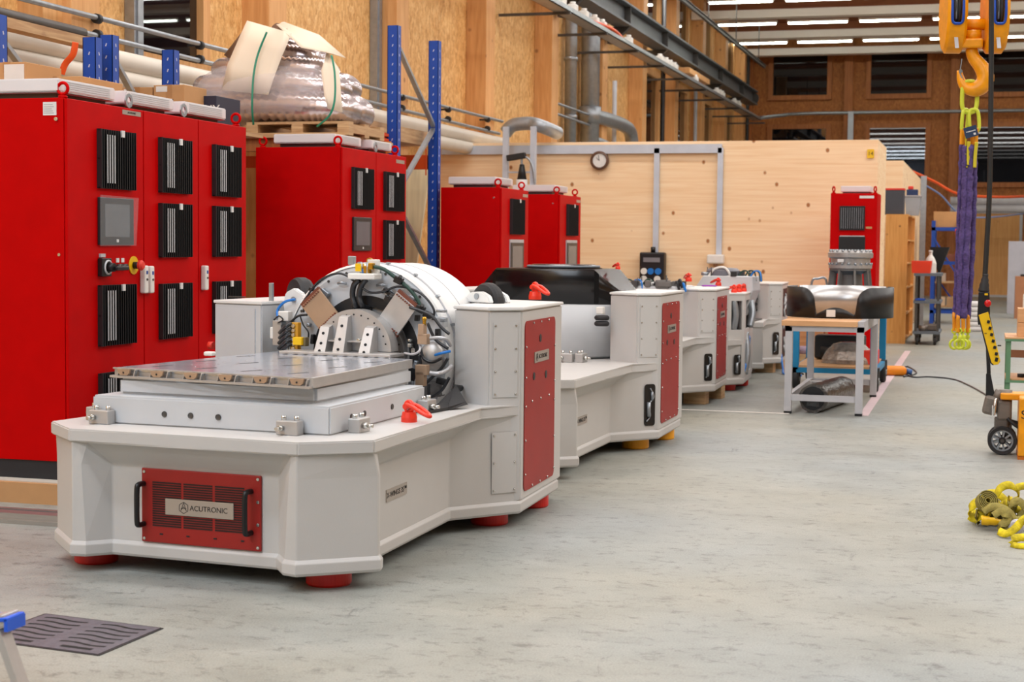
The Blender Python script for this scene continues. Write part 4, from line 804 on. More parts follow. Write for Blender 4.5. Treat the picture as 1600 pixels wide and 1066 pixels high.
for a in range(12, 170, 13):
    t = math.radians(a); hb.cyl((fc.x+.18*math.cos(t), FV+.003, fc.z+.18*math.sin(t)), (fc.x+.18*math.cos(t), FV+.007, fc.z+.18*math.sin(t)), .0045, seg=8)
merge(hb.build('plate_hole', INK, pl_), pl_)
# terminal boards
def board(cpx, cpy, w, h, ang, v, lab):
    q = F1.v(cpx, cpy, v); M = face_frame((q.x, v, q.z), (math.cos(ang), 0, math.sin(ang)), (-math.sin(ang), 0, math.cos(ang)))
    o = MB().box((0, 0, 0), (w, h, .012), bev=.001).build('terminal_board', TAN if lab else ALU2, dm); o.data.transform(M)
    t_ = MB(); n = 9
    for sy in (-1, 1):
        for k in range(n): t_.cyl(M @ Vector((-w/2+.012+k*(w-.024)/(n-1), sy*(h/2-.008), 0)), M @ Vector((-w/2+.012+k*(w-.024)/(n-1), sy*(h/2-.008), .014)), .0045, seg=8)
        t_.box(M @ Vector((0, sy*(h/2+.008), -.01)), (w, .016, .02), (M.to_3x3().to_4x4()))
    t_.build('terminal', mat('copper_terminal', (120, 66, 50), .4), o); return o
board(500, 484, .135, .16, math.radians(42), V0-.07, 1); board(621, 490, .135, .17, math.radians(-37), V0-.07, 0)
for (px, py, w, h, a) in ((508, 458, .05, .03, -.6), (604, 457, .05, .03, -.5), (628, 462, .12, .02, -.6)): q = F1.v(px, py, V0-.02); MB().box(q, (w, .03, h), Euler((0, -a, 0)), .003).build('bracket', STEEL, dm)
# top manifold
q = F1.v(570, 432, V0-.06); mf = MB().box(q, (.15, .09, .03), bev=.006).box(q+Vector((.03, .04, .05)), (.06, .03, .07), bev=.004).build('manifold', WPL, dm)
for (px, py, s_, m_) in ((562, 418, .022, YEL), (574, 421, .02, BRASS), (580, 416, .018, BRASS), (568, 424, .014, BLUH)): q2 = F1.v(px, py, V0-.05); MB().box(q2, (s_*1.6, s_*1.6, s_*1.8), bev=.003).build('valve', m_, mf)
for x in (.0, .035): q2 = q+Vector((-.02+x, 0, .04)); MB().cyl(q2-Vector((0, 0, .03)), q2+Vector((0, 0, .03)), .007, seg=10).build('fitting', STEEL, mf)
q3 = F1.v(578, 408, V0-.02); MB().cyl(q3-Vector((0, .01, 0)), q3+Vector((0, .01, 0)), .016, seg=16).build('valve_wheel', BRASS, mf); q3 = F1.v(550, 407, V0+.1); MB().box(q3, (.035, .03, .045), bev=.004).build('connector', STEEL, mf)
def wires(pts, r, m, par=dm, v=V0-.05, name='hose'):
    P = [F1.v(p[0], p[1], p[2] if len(p) > 2 else v) for p in pts]; return MB().tube(P, r, seg=10).build(name, m, par)
wires([(561, 437), (553, 446), (551, 463), (556, 480), (564, 484, V0-.0)], .015, HOSE); wires([(572, 437), (565, 446), (561, 463), (566, 478), (575, 482, V0-.0)], .015, HOSE)
wires([(585, 417), (600, 421), (618, 434), (640, 452), (652, 468), (660, 484)], .010, GRN); wires([(474, 488), (480, 464), (498, 440), (523, 428), (540, 430), (556, 442)], .006, HOSE)
wires([(566, 450), (578, 457), (598, 456), (620, 448), (644, 452), (664, 464), (678, 484), (676, 500)], .006, HOSE); wires([(440, 515), (452, 505), (466, 494), (480, 492)], .006, HOSE); wires([(469, 494), (474, 508), (482, 520), (480, 535)], .004, HOSE)
for (px, py) in ((535, 443), (596, 446)): q = F1.v(px, py, V0-.015); MB().tube([q+Vector((-.025, 0, .0)), q+Vector((0, -.01, .004)), q+Vector((.025, 0, 0))], .007).build('grab_pin', STEEL, dm)
for (px, py) in ((623, 438), (657, 483), (608, 468)): q = F1.v(px, py, V0-.06); MB().box(q, (.045, .03, .035), Euler((0, .4, 0)), .004).cyl(q, q+Vector((.02, -.02, .02)), .009, seg=10).build('pipe_clamp', BLK, dm)
# left cluster
q = F1.v(462, 530, 1.62); yb = MB().box(q, (.045, .04, .17), bev=.004).build('valve_strip', mat('amber_strip', (206, 150, 40), .45), m1)
kk = MB()
for k in range(7): kk.cyl(q+Vector((0, -.02, -.07+k*.023)), q+Vector((0, -.03, -.07+k*.023)), .009, seg=12)
kk.build('port', SCREW, yb); q2 = F1.v(467, 533, 1.58); MB().box(q2, (.05, .04, .04), bev=.004).build('yellow_valve', YEL, yb); q2 = F1.v(476, 534, 1.6); MB().box(q2, (.03, .04, .045), bev=.003).build('valve_coil', mat('dull_bronze', (110, 100, 70), .5), yb)
for k, (a, b) in enumerate((((455, 506), (437, 520)), ((455, 514), (437, 528)), ((455, 522), (436, 536)), ((456, 530), (436, 544)), ((456, 538), (440, 548)))):
    wires([a+(1.6,), ((a[0]+b[0])/2, (a[1]+b[1])/2-2, 1.58), b+(1.66,)], .010, HOSE, yb)
for (px, py, w, h, m_) in ((436, 520, .05, .13, ALU2), (446, 494, .06, .05, WPL), (428, 520, .02, .06, WPL), (440, 505, .03, .02, STEEL)): q = F1.v(px, py, 1.7); MB().box(q, (w, .05, h), bev=.004).build('connector_block', m_, yb)
wires([(434, 496, 1.7), (434, 484, 1.72), (445, 472, 1.72), (461, 468, 1.72)], .007, BLUH, m1, name='blue_hose'); wires([(428, 500, 1.68), (436, 494, 1.66), (442, 500, 1.66), (434, 504, 1.68), (428, 500, 1.68)], .004, HOSE, m1, name='wire_loop')
q = F1.v(462, 474, 1.78); rh = MB().prism([(-.05, -.09), (.05, -.09), (.06, .0), (.05, .05), (0, .08), (-.05, .055), (-.065, 0)], -.02, .02, bev=.006, M=Matrix.Translation(q) @ Matrix(((1, 0, 0, 0), (0, 0, 1, 0), (0, 1, 0, 0), (0, 0, 0, 1)))).build('roller_housing', PAINTW, m1)
MB().cyl(q+Vector((0, -.022, .02)), q+Vector((0, -.028, .02)), .015, seg=16).build('axle_screw', STEEL, rh); q2 = F1.v(470, 466, 1.95); MB().lathe(q2, [(.05, -.04), (.10, -.04), (.11, -.02), (.11, .02), (.10, .04), (.05, .04)], (.6, .8, 0), 40).build('tyre', RUB, rh)
MB().box(F1.v(424, 496, 1.8), (.02, .02, .36), bev=.002).build('edge_strip', STEEL, m1)
# right cluster
for (px, py, w, h) in ((662, 530, .05, .05), (660, 516, .03, .06), (660, 578, .06, .05), (658, 592, .045, .07)): q = F1.v(px, py, 1.55); MB().box(q, (w, .04, h), bev=.002).build('fitting_block', TAN, m1)
q = F1.v(663, 502, 1.55); MB().cyl(q-Vector((0, 0, .02)), q+Vector((0, 0, .02)), .009, seg=6).sph(q+Vector((0, 0, .01)), .012).build('brass_fitting', BRASS, m1)
wires([(672, 529, 1.55), (684, 528, 1.55), (696, 530, 1.57), (704, 540, 1.62)], .009, SILV, m1, name='braided_hose'); wires([(672, 583, 1.5), (684, 584, 1.5), (696, 580, 1.55), (706, 572, 1.6)], .011, SILV, m1, name='braided_hose')
wires([(632, 552, 1.55), (645, 554, 1.52), (655, 549, 1.52), (657, 540, 1.55)], .006, TGREY, m1, name='grey_hose'); wires([(680, 555, 1.6), (690, 552, 1.58), (704, 549, 1.6)], .007, BLUH, m1, name='blue_hose')
for pts in ([(657, 545), (662, 560), (675, 566), (690, 560)], [(668, 505), (680, 530), (700, 545)], [(664, 600), (675, 590), (690, 575), (700, 560)], [(655, 555), (658, 580), (652, 610)], [(670, 600), (672, 620), (690, 610), (702, 590)], [(640, 480), (672, 492), (690, 512), (702, 522)]): wires([p+(1.66,) for p in pts], .008, HOSE, m1, name='black_hose')
for (px, py, w, h, m_) in ((682, 545, .1, .15, PAINTG), (690, 510, .05, .1, PAINTG), (648, 548, .02, .03, WPL), (644, 604, .04, .06, STEEL), (678, 605, .1, .09, CAST)): q = F1.v(px, py, 1.76); MB().box(q, (w, .06, h), bev=.008).build('bracket_block', m_, m1)
for (px, py, w, h, a, m_) in ((606, 456, .05, .02, .6, BLK), (613, 463, .03, .03, .2, DSTEEL), (643, 470, .03, .05, .5, STEEL), (652, 497, .02, .03, .1, BLK), (668, 492, .04, .03, .4, BLKM), (690, 486, .05, .015, 0, STEEL), (693, 500, .03, .02, 0, STEEL), (684, 520, .02, .04, 0, BLKM), (697, 560, .02, .09, 0, STEEL), (676, 572, .03, .02, .7, CAST), (690, 596, .05, .03, .2, BLKM), (650, 570, .02, .04, .3, STEEL), (641, 540, .02, .02, 0, SCREW), (641, 532, .015, .015, 0, SCREW), (487, 452, .02, .02, .3, BLK), (483, 508, .02, .02, .3, STEEL), (489, 530, .015, .05, .1, BLKM)):
    q = F1.v(px, py, V0-.03); MB().box(q, (w, .03, h), Euler((0, a, 0)), .003).cyl(q+Vector((0, -.02, 0)), q, min(w, h)*.3, seg=10).build('small_bracket', m_, m1)
q = F1.v(676, 560, 1.72); MB().sph(q, .075, (1, .5, 1.1)).build('silver_housing', ALU2, m1)
# black rubber flap
A = [F1.h(672, 646, .61), F1.h(700, 641, .61)]; B = F1.v(713, 602, 1.62)
MB().loft([[A[0]+Vector((-.05, .12, .0)), A[0], A[1], A[1]+Vector((.06, .1, .02)), B, B+Vector((-.03, .2, -.03))], [A[0]+Vector((-.05, .12, .012)), A[0]+Vector((0, 0, .012)), A[1]+Vector((0, 0, .014)), A[1]+Vector((.05, .1, .034)), B+Vector((-.008, 0, .004)), B+Vector((-.04, .2, -.02))]]).build('rubber_flap', RUB, m1)
# emergency knob on the left
q = F1.v(334, 540, 1.9); MB().cyl(q, q+Vector((-.03, 0, 0)), .02).build('stop_knob', REDB, m1); q = F1.h(328, 556, .842); MB().box(q+Vector((0, 0, .01)), (.05, .04, .02), bev=.006).build('table_clip', WPL, m1)
MB().box(F1.h(370, 464, 1.095), (.1, .02, .006)).build('cover_slot', DSTEEL, m1)

# ------------------------------------------------ second machine with the black shell
PH2 = math.radians(-6.5); O2 = (-3.12, 9.15)
m2, col2 = machine('white motion simulator with yellow feet and a glossy black shell on top', O2, PH2, .075, 1.075, YEL_F, side='slot', zdeck=.6)
F2 = Frame(O2, PH2)
def shell(par, c, R, zb, zt, cut, m, ang, inner=True, ratio=.62, name='black_shell'):
    b = MB(); b.lathe(c, [(R-.02, zb), (R, zb), (R, zt-.012), (R-.012, zt), (0, zt)], seg=96)
    for s_ in (-1, 1):
        for axn in ((1, 0),):
            n = Vector((s_*math.cos(ang)*math.sin(cut), s_*math.sin(ang)*math.sin(cut), math.cos(cut)))
            p0 = Vector(c)+Vector((s_*math.cos(ang)*R*ratio, s_*math.sin(ang)*R*ratio, zt))
            r = bmesh.ops.bisect_plane(b.bm, geom=b.bm.verts[:]+b.bm.edges[:]+b.bm.faces[:], plane_co=p0, plane_no=n, clear_outer=True)
            es = [e for e in r['geom_cut'] if isinstance(e, bmesh.types.BMEdge)]
            try: bmesh.ops.holes_fill(b.bm, edges=es, sides=0)
            except Exception: pass
    o = b.build(name, m, par)
    for p in o.data.polygons: p.use_smooth = abs(p.normal.z) < .05 and len(p.vertices) == 4
    return o
q = F2.v(845, 450, 1.87); SX = q.x; SZT = F2.v(850, 420, 1.9).z; SV = 2.21
dr = MB().lathe((SX+.08, 2.2, .6), [(.42, 0), (.47, .02), (.47, .37), (.45, .38), (0, .38)], seg=72).build('turntable_drum', PAINTG, m2)
for p in dr.data.polygons: p.use_smooth = abs(p.normal.z) < .3 and len(p.vertices) == 4
sh = shell(m2, (SX, SV, 0), .62, F2.v(870, 479, 1.87).z, SZT, math.radians(42), GLOSSB, 0, ratio=.60)
for v_ in sh.data.vertices: v_.co.y = SV+(v_.co.y-SV)*.56
MB().lathe((SX+.04, SV, SZT), [(0, .03), (.225, .03), (.24, .022), (.24, .01), (.28, .006), (.28, 0)], seg=64).build('top_ring', mat('black_ring_gloss', (18, 20, 24), .2), sh)
MB().ring((SX+.04, SV, SZT+.015), (0, 0, 1), .26, .008, 64, 8).build('cord_ring', mat('grey_cord', (120, 130, 140), .5), sh)
q = F2.v(935, 418, 1.9); lift_eye(m2, (q.x+.04, 2.2, SZT), 2.5, s=.5)
for (px, py) in ((885, 566), (908, 566)): q = F2.h(px, py, .6); bracket(m2, (q.x, q.y, .6), 0 if px < 900 else math.pi/2)
bl_ = MB()
for z in (.86, .90): bl_.ring((0, 0, z), (0, 0, 1), .035, .018, 24, 10)
q = F2.v(942, 490, 1.72); o = bl_.build('bellows', RUB, m2); o.data.transform(Matrix.Translation((q.x, 1.7, 0))); MB().box((q.x-.01, 1.7, .95), (.05, .05, .05), bev=.006).build('support', WPL, m2)
tp = MB().box((.36, .3, .002), (.26, .052, .004)).build('type_plate', NPL, m2); tp.data.transform(Ms); text('X-WINGS 3S\u2122', .036, INK, tp, Ms @ Matrix.Translation((.36, .3, .0045)))

# ------------------------------------------------ third machine on timber blocks
PH3 = math.radians(-5); O3 = (-3.22, 12.4)
m3, col3 = machine('white motion simulator standing on wooden blocks with a purple strap on its column', O3, PH3, .12, 1.022, PALLET, foot='block', side='slot', zdeck=.60)
F3 = Frame(O3, PH3)
def clutter(par, F, x0, x1, y, z, n, seed, zmax=.09):
    r = random.Random(seed)
    for k in range(n):
        x = r.uniform(x0, x1); yy = y+r.uniform(-.12, .12); t = r.random()
        if t < .3: MB().cyl((x, yy, z), (x, yy, z+r.uniform(.05, zmax+.03)), .006, seg=8).build('stud', DSTEEL, par)
        elif t < .6: MB().box((x, yy, z+.02), (r.uniform(.04, .12), .06, r.uniform(.03, .06)), bev=.004).build('connector', r.choice([BLKM, DSTEEL, CAST]), par)
        elif t < .8: MB().tube([(x, yy, z), (x+.04, yy, z+.05), (x+.1, yy-.03, z+.04), (x+.12, yy-.05, z-.05)], .008).build('cable', r.choice([GRN, HOSE, BLUH]), par)
        else: MB().cyl((x, yy, z), (x, yy, z+.035), r.uniform(.02, .05), seg=16).build('flange', r.choice([STEEL, GRN, ALU2]), par)
a = F3.v(958, 446, 1.7); b = F3.v(1060, 450, 1.7)
hb3 = MB().bb((a.x, 1.7, .6), (b.x, 2.3, a.z), bev=.03).build('center_housing', PAINTG, m3); clutter(hb3, F3, a.x+.05, b.x-.02, 1.8, a.z, 26, 4)
q = F3.v(1036, 437, 1.72); MB().box((q.x, 1.72, a.z+.02), (.12, .08, .07), bev=.005).build('motor_box', CAST, hb3)
for k, (px, py) in enumerate(((1055, 444), (1065, 447), (1060, 441))): q = F3.v(px, py, 1.75); MB().tube([q, q+Vector((.03, -.05, .02)), q+Vector((.05, -.05, -.05))], .012).build('cable', BLUH if k == 1 else HOSE, hb3)
q = F3.v(1076, 440, 1.85); lift_eye(m3, q, 2.2, s=.8)
pc = F3.h(1108, 448, 1.022); st = MB().ring((pc.x, pc.y, 1.03), (0, 0, 1), .06, .012, 24, 8, rr=.006).build('purple_strap', mat('magenta_strap', (150, 50, 170), .6), m3); lift_eye(m3, (pc.x, pc.y+.35, 1.022), 2.6, s=.8)
for z in (.78, .84): pass
o = MB(); q = F3.v(1050, 500, 1.75)
for z in (.80, .84, .88): o.ring((q.x, 1.75, z), (0, 0, 1), .035, .018, 24, 10)
o.build('bellows', RUB, m3); MB().box((q.x+.04, 1.8, .72), (.1, .1, .24), bev=.01).build('pale_frame', PAINTG, m3); MB().bar((q.x+.02, 1.75, .9), (q.x+.09, 1.75, 1.04), .04, .02).build('arm', PAINTW, m3)
# ------------------------------------------------ fourth machine with open column
PH4 = math.radians(-4); O4 = (-3.15, 13.85)
m4, col4 = machine('white motion simulator with an open column full of blue hoses and red feet', O4, PH4, .065, .95, PUR, side='slot', col_panel=False, open_col=True, zdeck=.5, left_col=False, f0=1.42)
F4 = Frame(O4, PH4)
a = F4.v(1083, 448, 2.3); b = F4.v(1176, 432, 2.3); b2 = F4.v(1177, 448, 2.3)
hb4 = MB().loft([[(a.x, 2.3, .70), (b2.x-.1, 2.3, .70), (b2.x-.1, 2.65, .70), (a.x, 2.65, .70)], [(a.x, 2.3, a.z-.04), (b2.x, 2.3, b2.z-.04), (b2.x, 2.65, b2.z-.04), (a.x, 2.65, a.z-.04)], [(a.x+.1, 2.3, b.z), (b.x, 2.3, b.z), (b.x, 2.65, b.z), (a.x+.1, 2.65, b.z)]]).build('center_housing', PAINTG, m4, bevel=.01)
MB().bb((a.x+.1, 2.35, .5), (b2.x-.25, 2.6, .70)).build('pedestal', PAINTG, hb4)
q = F4.v(1130, 425, 2.5); MB().lathe((q.x, 2.5, b.z), [(0, 0), (.17, 0), (.17, .05), (.14, .075), (.06, .08), (.06, .05), (0, .05)], seg=40).build('top_ring', mat('blue_grey_ring', (116, 116, 124), .4), hb4)
clutter(hb4, F4, a.x+.1, b.x-.02, 2.42, b.z, 18, 9, .06)
q = F4.v(1125, 428, 2.35); MB().tube([q+Vector((-.12, 0, -.03)), q+Vector((-.05, 0, .05)), q+Vector((.05, 0, .06)), q+Vector((.1, 0, -.02)), q+Vector((0, 0, -.03))], .012).build('white_hose', WPL, hb4)
cq = F4.h(1150, 455, .95)
for k in range(3): lift_eye(m4, (.68-.0*k, 1.85+.22*k, .95), 2.6+.6*k, s=.8)
# ------------------------------------------------ fifth machine, farthest
PH5 = math.radians(-4); O5 = (-3.08, 16.25)
m5, col5 = machine('white motion simulator farthest back with an open outer column side', O5, PH5, .11, .995, PALLET, foot='block', side='slot', zdeck=.6, left_col=False, col_panel=False, f0=.75)
F5 = Frame(O5, PH5)
for (z0, z1) in ((.16, .54), (.62, .93)):
    A = Vector((.80, 1.79, 0)); B = Vector((.705, 2.64, 0)); e = (B-A).normalized(); M = face_frame(A, e)
    o = MB().prism([(.12, z0), (.74, z0), (.74, z1), (.12, z1)], .0005, .003, M=M).build('open_bay', mat('dark_bay', (26, 28, 32), .5), col5); k_ = MB(); r = random.Random(int(z0*100))
    for k in range(12): x = r.uniform(.16, .7); zz_ = r.uniform(z0+.03, z1-.05); k_.cyl(M @ Vector((x, zz_, .003)), M @ Vector((x+.05, zz_+r.uniform(-.1, .1), .01)), .012, seg=8)
    k_.build('bay_part', PAINTG, o)
MB().prism([(.5, .85), (.67, .9), (.64, 1.5), (.3, 1.5)], .6, .615).build('dark_plate', DSTEEL, m5)
q = F5.v(1172, 475, 1.6); o = MB()
for z in (.7, .76, .82, .88): o.ring((q.x-.02, 1.7, z), (0, 0, 1), .06, .022, 24, 8)
o.build('bellows', RUB, m5); clutter(m5, F5, .1, .45, 1.9, .9, 10, 2)
MB().tube([(.78, 1.9, .2), (.84, 1.7, .06), (.9, 1.5, .012), (1.1, 1.4, .012)], .012).build('blue_hose', BLUH, m5)
# ------------------------------------------------ work bench with the black shell, and the cart behind
BX0, BX1, BY0, BY1, BZ = -1.60, -.955, 13.6, 15.45, .785
wbn = empty('work_bench', (BX0, BY0, 0), 0, 'light grey steel work bench with a wooden top carrying a black shell', 'bench')
w, d = BX1-BX0, BY1-BY0
for x in (.0, w-.06):
    for y in (.0, d-.06): l = MB().bb((x, y, .02), (x+.06, y+.06, BZ-.05), bev=.004).build('leg', TGREY, wbn); MB().bb((x, y, 0), (x+.06, y+.06, .02)).build('foot_pad', BLK, l)
MB().bb((.06, .01, .11), (w-.06, .05, .16)).bb((.06, d-.05, .11), (w-.06, d-.01, .16)).bb((.01, .06, .11), (.05, d-.06, .16)).build('stretcher', TGREY, wbn)
MB().bb((0, 0, BZ-.09), (w, .04, BZ-.045)).bb((0, d-.04, BZ-.09), (w, d, BZ-.045)).bb((w-.05, 0, BZ-.09), (w, d, BZ-.0)).bb((0, 0, BZ-.09), (.04, d, BZ-.045)).build('frame', TGREY, wbn)
MB().bb((-.03, -.02, BZ-.045), (w-.05, d+.02, BZ), bev=.003).build('bench_top', WOODB, wbn)
ql = at(1229, 470, Y=14.4); qr = at(1396, 470, Y=14.4); R_ = (qr.x-ql.x)/2; bs = empty('black_shell', ((ql.x+qr.x)/2, 14.45, BZ+.005), 0, 'glossy black curved shell lying on the grey work bench', 'shell')
def shell_ring(R, r, h, top, a0, a1, n, m, name, par, bot=0):
    b = MB(); V = []
    for i in range(n+1):
        a = a0+(a1-a0)*i/n; d = Vector((math.sin(a), -math.cos(a), 0)); t = top(a); V.append([b.bm.verts.new(d*R+Vector((0, 0, bot))), b.bm.verts.new(d*R+Vector((0, 0, t))), b.bm.verts.new(d*r+Vector((0, 0, t))), b.bm.verts.new(d*r+Vector((0, 0, bot)))])
    for i in range(n):
        for k in range(4):
            f = b.bm.faces.new((V[i][k], V[i+1][k], V[i+1][(k+1) % 4], V[i][(k+1) % 4])); f.smooth = k in (0, 2)
    b.bm.faces.new(V[0]); b.bm.faces.new(V[-1][::-1]); return b.build(name, m, par)
HS = .265
def tp_(a):
    x = abs(math.sin(a))*R_ if abs(a) < math.pi/2 else R_; u = x/R_
    if u < .36: return .03+.065*math.cos(u/.36*math.pi/2)
    if u < .39: return .03+.10*(u-.36)/.03
    t = min(1, (u-.39)/.27); return .13+(HS-.13)*(1-(1-t)**2)**.5
shell_ring(R_, R_-.012, HS, tp_, -math.pi*.66, math.pi*.66, 220, mat('satin_black_shell', (26, 24, 24), .38, spec=.4, var=.02), 'shell_wall', bs)
shell_ring(R_-.013, R_-.02, HS, lambda a: HS, math.pi*.67, math.pi*1.33, 60, mat('bright_inner_skin', (190, 190, 190), .3, .7), 'rear_wall', bs)
MB().bb((-.3*R_, -R_*.95, 0), (-.22*R_, -R_*.93, .02)).build('tab', BLUH, bs); t_ = MB().box((-.035, -R_-.002, .045), (.075, .003, .06)).build('label', LABEL, bs)
# wrapped roll under the bench
wr = empty('wrapped_roll', (-1.37, 13.72, .125), 0, 'roll wrapped in black film lying under the grey work bench', 'roll')
o = MB(); n = 24; rr_ = random.Random(5); rings = []
for i in range(14):
    rings.append([(i*.012+.12*math.cos(2*math.pi*k/n)*(1+rr_.uniform(-.05, .05)), i*.075, .122*math.sin(2*math.pi*k/n)*(1+rr_.uniform(-.04, .03))) for k in range(n)])
o.loft(rings, smooth=True).build('roll', SMOKE, wr); MB().box((0, -.006, -.04), (.1, .01, .05), Euler((0, .1, 0))).build('crumpled_film', CLEARF, wr); MB().cyl((0, -.004, 0), (0, .0, 0), .1, seg=24).build('end_face', BLK, wr)
MB().box((-.01, .3, .122), (.1, .05, .006), Euler((0, 0, .3))).build('label', LABEL, wr)
# blue cart
CX0, CX1, CY0, CY1 = -1.80, -.98, 15.85, 17.25; ct_ = empty('cart', (CX0, CY0, 0), 0, 'teal blue workshop cart with a wooden shelf and black wheels behind the bench', 'cart'); w, d = CX1-CX0, CY1-CY0
for x in (0, w-.07):
    for y in (0, d-.07): MB().bb((x, y, .2), (x+.07, y+.07, .80), bev=.006).build('post', TEAL, ct_)
q = at(1310, 576, Y=CY0); zs = q.z
MB().bb((0, 0, zs-.05), (w, .05, zs)).bb((0, d-.05, zs-.05), (w, d, zs)).bb((0, 0, zs-.05), (.05, d, zs)).bb((w-.05, 0, zs-.05), (w, d, zs)).build('lower_frame', TEAL, ct_)
MB().bb((.04, .01, zs-.01), (w-.04, d-.02, zs+.02)).build('shelf', WOODB, ct_); MB().bb((0, 0, .78), (w, d, .83), bev=.004).build('top', TEAL, ct_)
for x, y in ((.06, .1), (w-.0, .1), (.06, d-.1), (w+.0, d-.1)):
    wl = MB().lathe((x-.02, y, .115), [(.03, -.03), (.10, -.03), (.115, -.015), (.115, .015), (.10, .03), (.03, .03)], (1, 0, 0), 32).build('wheel', RUB, ct_); MB().cyl((x-.06, y, .115), (x+.02, y, .115), .03).build('hub', STEEL, wl); MB().bb((x-.06, y-.02, .115), (x-.055, y+.02, zs-.04)).bb((x+.015, y-.02, .115), (x+.02, y+.02, zs-.04)).bb((x-.06, y-.04, .235), (x+.02, y+.04, zs-.04)).build('fork', DSTEEL, wl)
q = at(1325, 550, Y=16.2); wi = MB(); rr_ = random.Random(2); rings = []
for i, (s_, z) in enumerate(((.27, 0), (.27, .04), (.22, .12), (.15, .19), (.08, .21))): rings.append([(q.x+s_*math.cos(t)*(1+rr_.uniform(-.06, .06)), 16.35+s_*.8*math.sin(t), zs+.022+z) for t in [2*math.pi*k/16 for k in range(16)]])
tag(wi.loft(rings).build('wrapped_part', CLEARG), 'machine part wrapped in clear film on the shelf of the blue cart', 'wrapped part')
q = at(1380, 545, Y=16.5); tag(MB().bb((-1.18, 16.2, zs+.02), (-1.0, 16.5, zs+.16), bev=.01).build('red_case', REDB), 'small red case on the blue cart shelf beside the wrapped part', 'case')
tag(MB().box((-1.42, 16.9, zs+.15), (.5, .3, .24), bev=.02).cyl((-1.6, 16.7, zs+.1), (-1.3, 16.7, zs+.1), .06).build('black_casting', BLKM), 'black machine casting at the rear of the blue cart shelf', 'casting')
# grey gear housing on the cart
q0 = at(1325, 448, Y=16.3); qt = at(1325, 390, Y=16.3); r1 = (at(1361, 400, Y=16.3).x-at(1290, 400, Y=16.3).x)/2
gh = empty('gear_housing', (q0.x+.01, 16.4, .83), 0, 'grey cast gear housing with ribs standing upright behind the black shell', 'gear housing'); H = qt.z-.83
MB().lathe((0, 0, 0), [(0, 0), (r1*1.0, 0), (r1*1.0, .03), (r1*.55, .05), (r1*.5, H*.55), (r1*.9, H*.62), (r1*.9, H*.66), (0, H*.66)], seg=40).build('body', CAST, gh)
MB().lathe((0, 0, 0), [(0, H*.66), (r1*.96, H*.66), (r1*.96, H*.72), (r1*.88, H*.73), (r1*.88, H*.84), (r1, H*.86), (r1, H*.94), (r1*.8, H*.98), (0, H*.98)], seg=48).build('flange', mat('light_casting', (168, 166, 164), .45, .5, var=.15, bump=.3, bs=60), gh)
for k in range(8):
    a = k*math.pi/4+.3; d_ = Vector((math.cos(a), math.sin(a), 0)); MB().bar(d_*r1*.98+Vector((0, 0, .0)), d_*r1*.8+Vector((0, 0, H*.64)), .02, .05, up=d_).build('rib', CAST, gh)
b_ = MB()
for k in range(20): a = k*math.pi/10; b_.cyl((math.cos(a)*r1*.93, math.sin(a)*r1*.93, H*.72), (math.cos(a)*r1*.93, math.sin(a)*r1*.93, H*.76), .012, seg=8).cyl((math.cos(a)*r1*.9, math.sin(a)*r1*.9, H*.94), (math.cos(a)*r1*.9, math.sin(a)*r1*.9, H*1.0), .012, seg=8)
b_.build('bolt', STEEL, gh); MB().box((-r1*.35, -r1-.001, H*.8), (.06, .004, .03)).build('label', LABEL, gh); MB().cyl((-r1-.04, -.1, .1), (-r1*.6, -.1, .1), .03).cyl((r1*.6, -.1, .12), (r1+.04, -.1, .12), .03).build('side_port', STEEL, gh)
q = at(1278, 440, Y=16.6); tag(MB().tube([(q.x-.07, 16.6, .83), (q.x-.06, 16.6, q.z-.0), (q.x, 16.6, q.z+.03), (q.x+.08, 16.6, q.z+.02), (q.x+.1, 16.6, .83)], .012).build('bent_tube', ALU), 'thin bent silver tube beside the gear housing', 'tube')
# pallet with crate behind the bench
p_ = empty('pallet', (-2.45, 19.2, 0), .05, 'low wooden pallet on the floor between the machines and the bench', 'pallet'); m = MB()
for k in range(3): m.bb((0+k*.35, 0, .02), (.1+k*.35, .9, .11))
for y in (0, .2, .4, .6, .8): m.bb((0, y, .11), (.8, y+.1, .13))
m.build('boards', PALLET, p_); tag(MB().cyl((-2.06, 19.35, .132), (-2.06, 19.35, .22), .09).build('pot', mat('mauve_pot', (150, 130, 150), .5)), 'small mauve pot standing on the low wooden pallet', 'pot'); tag(MB().bb((-2.6, 20.2, 0), (-1.9, 20.8, .5), bev=.005).build('wooden_crate', WOODB), 'pale wooden crate behind the low pallet against the room wall', 'crate')
# orange reel and cables
q = at(1396, 588, Z=0); er = empty('extension_socket', (q.x, q.y+.1, 0), .2, 'orange extension socket block lying on the floor beside the blue cart', 'extension socket')
MB().box((0, 0, .055), (.26, .16, .1), bev=.04, seg=3).build('housing', mat('orange_housing', (240, 140, 20), .4), er); MB().cyl((.13, -.01, .05), (.19, -.01, .04), .03).build('plug', mat('blue_plug', (50, 90, 150), .4), er)
def floor_path(pts, z=.008): return [at(x, y, Z=0)+Vector((0, 0, z)) for x, y in pts]
tag(MB().tube(floor_path([(1412, 590), (1432, 584), (1418, 574), (1408, 580), (1425, 590), (1452, 590), (1490, 594), (1515, 604), (1540, 618), (1560, 632)]), .008).build('floor_cable', HOSE), 'dark cable running over the floor from the orange socket to the right', 'cable')
tag(MB().tube(floor_path([(1255, 586), (1250, 580), (1262, 577), (1285, 580)]), .008).build('floor_cable', HOSE), 'dark cable loop on the floor left of the blue cart', 'cable')
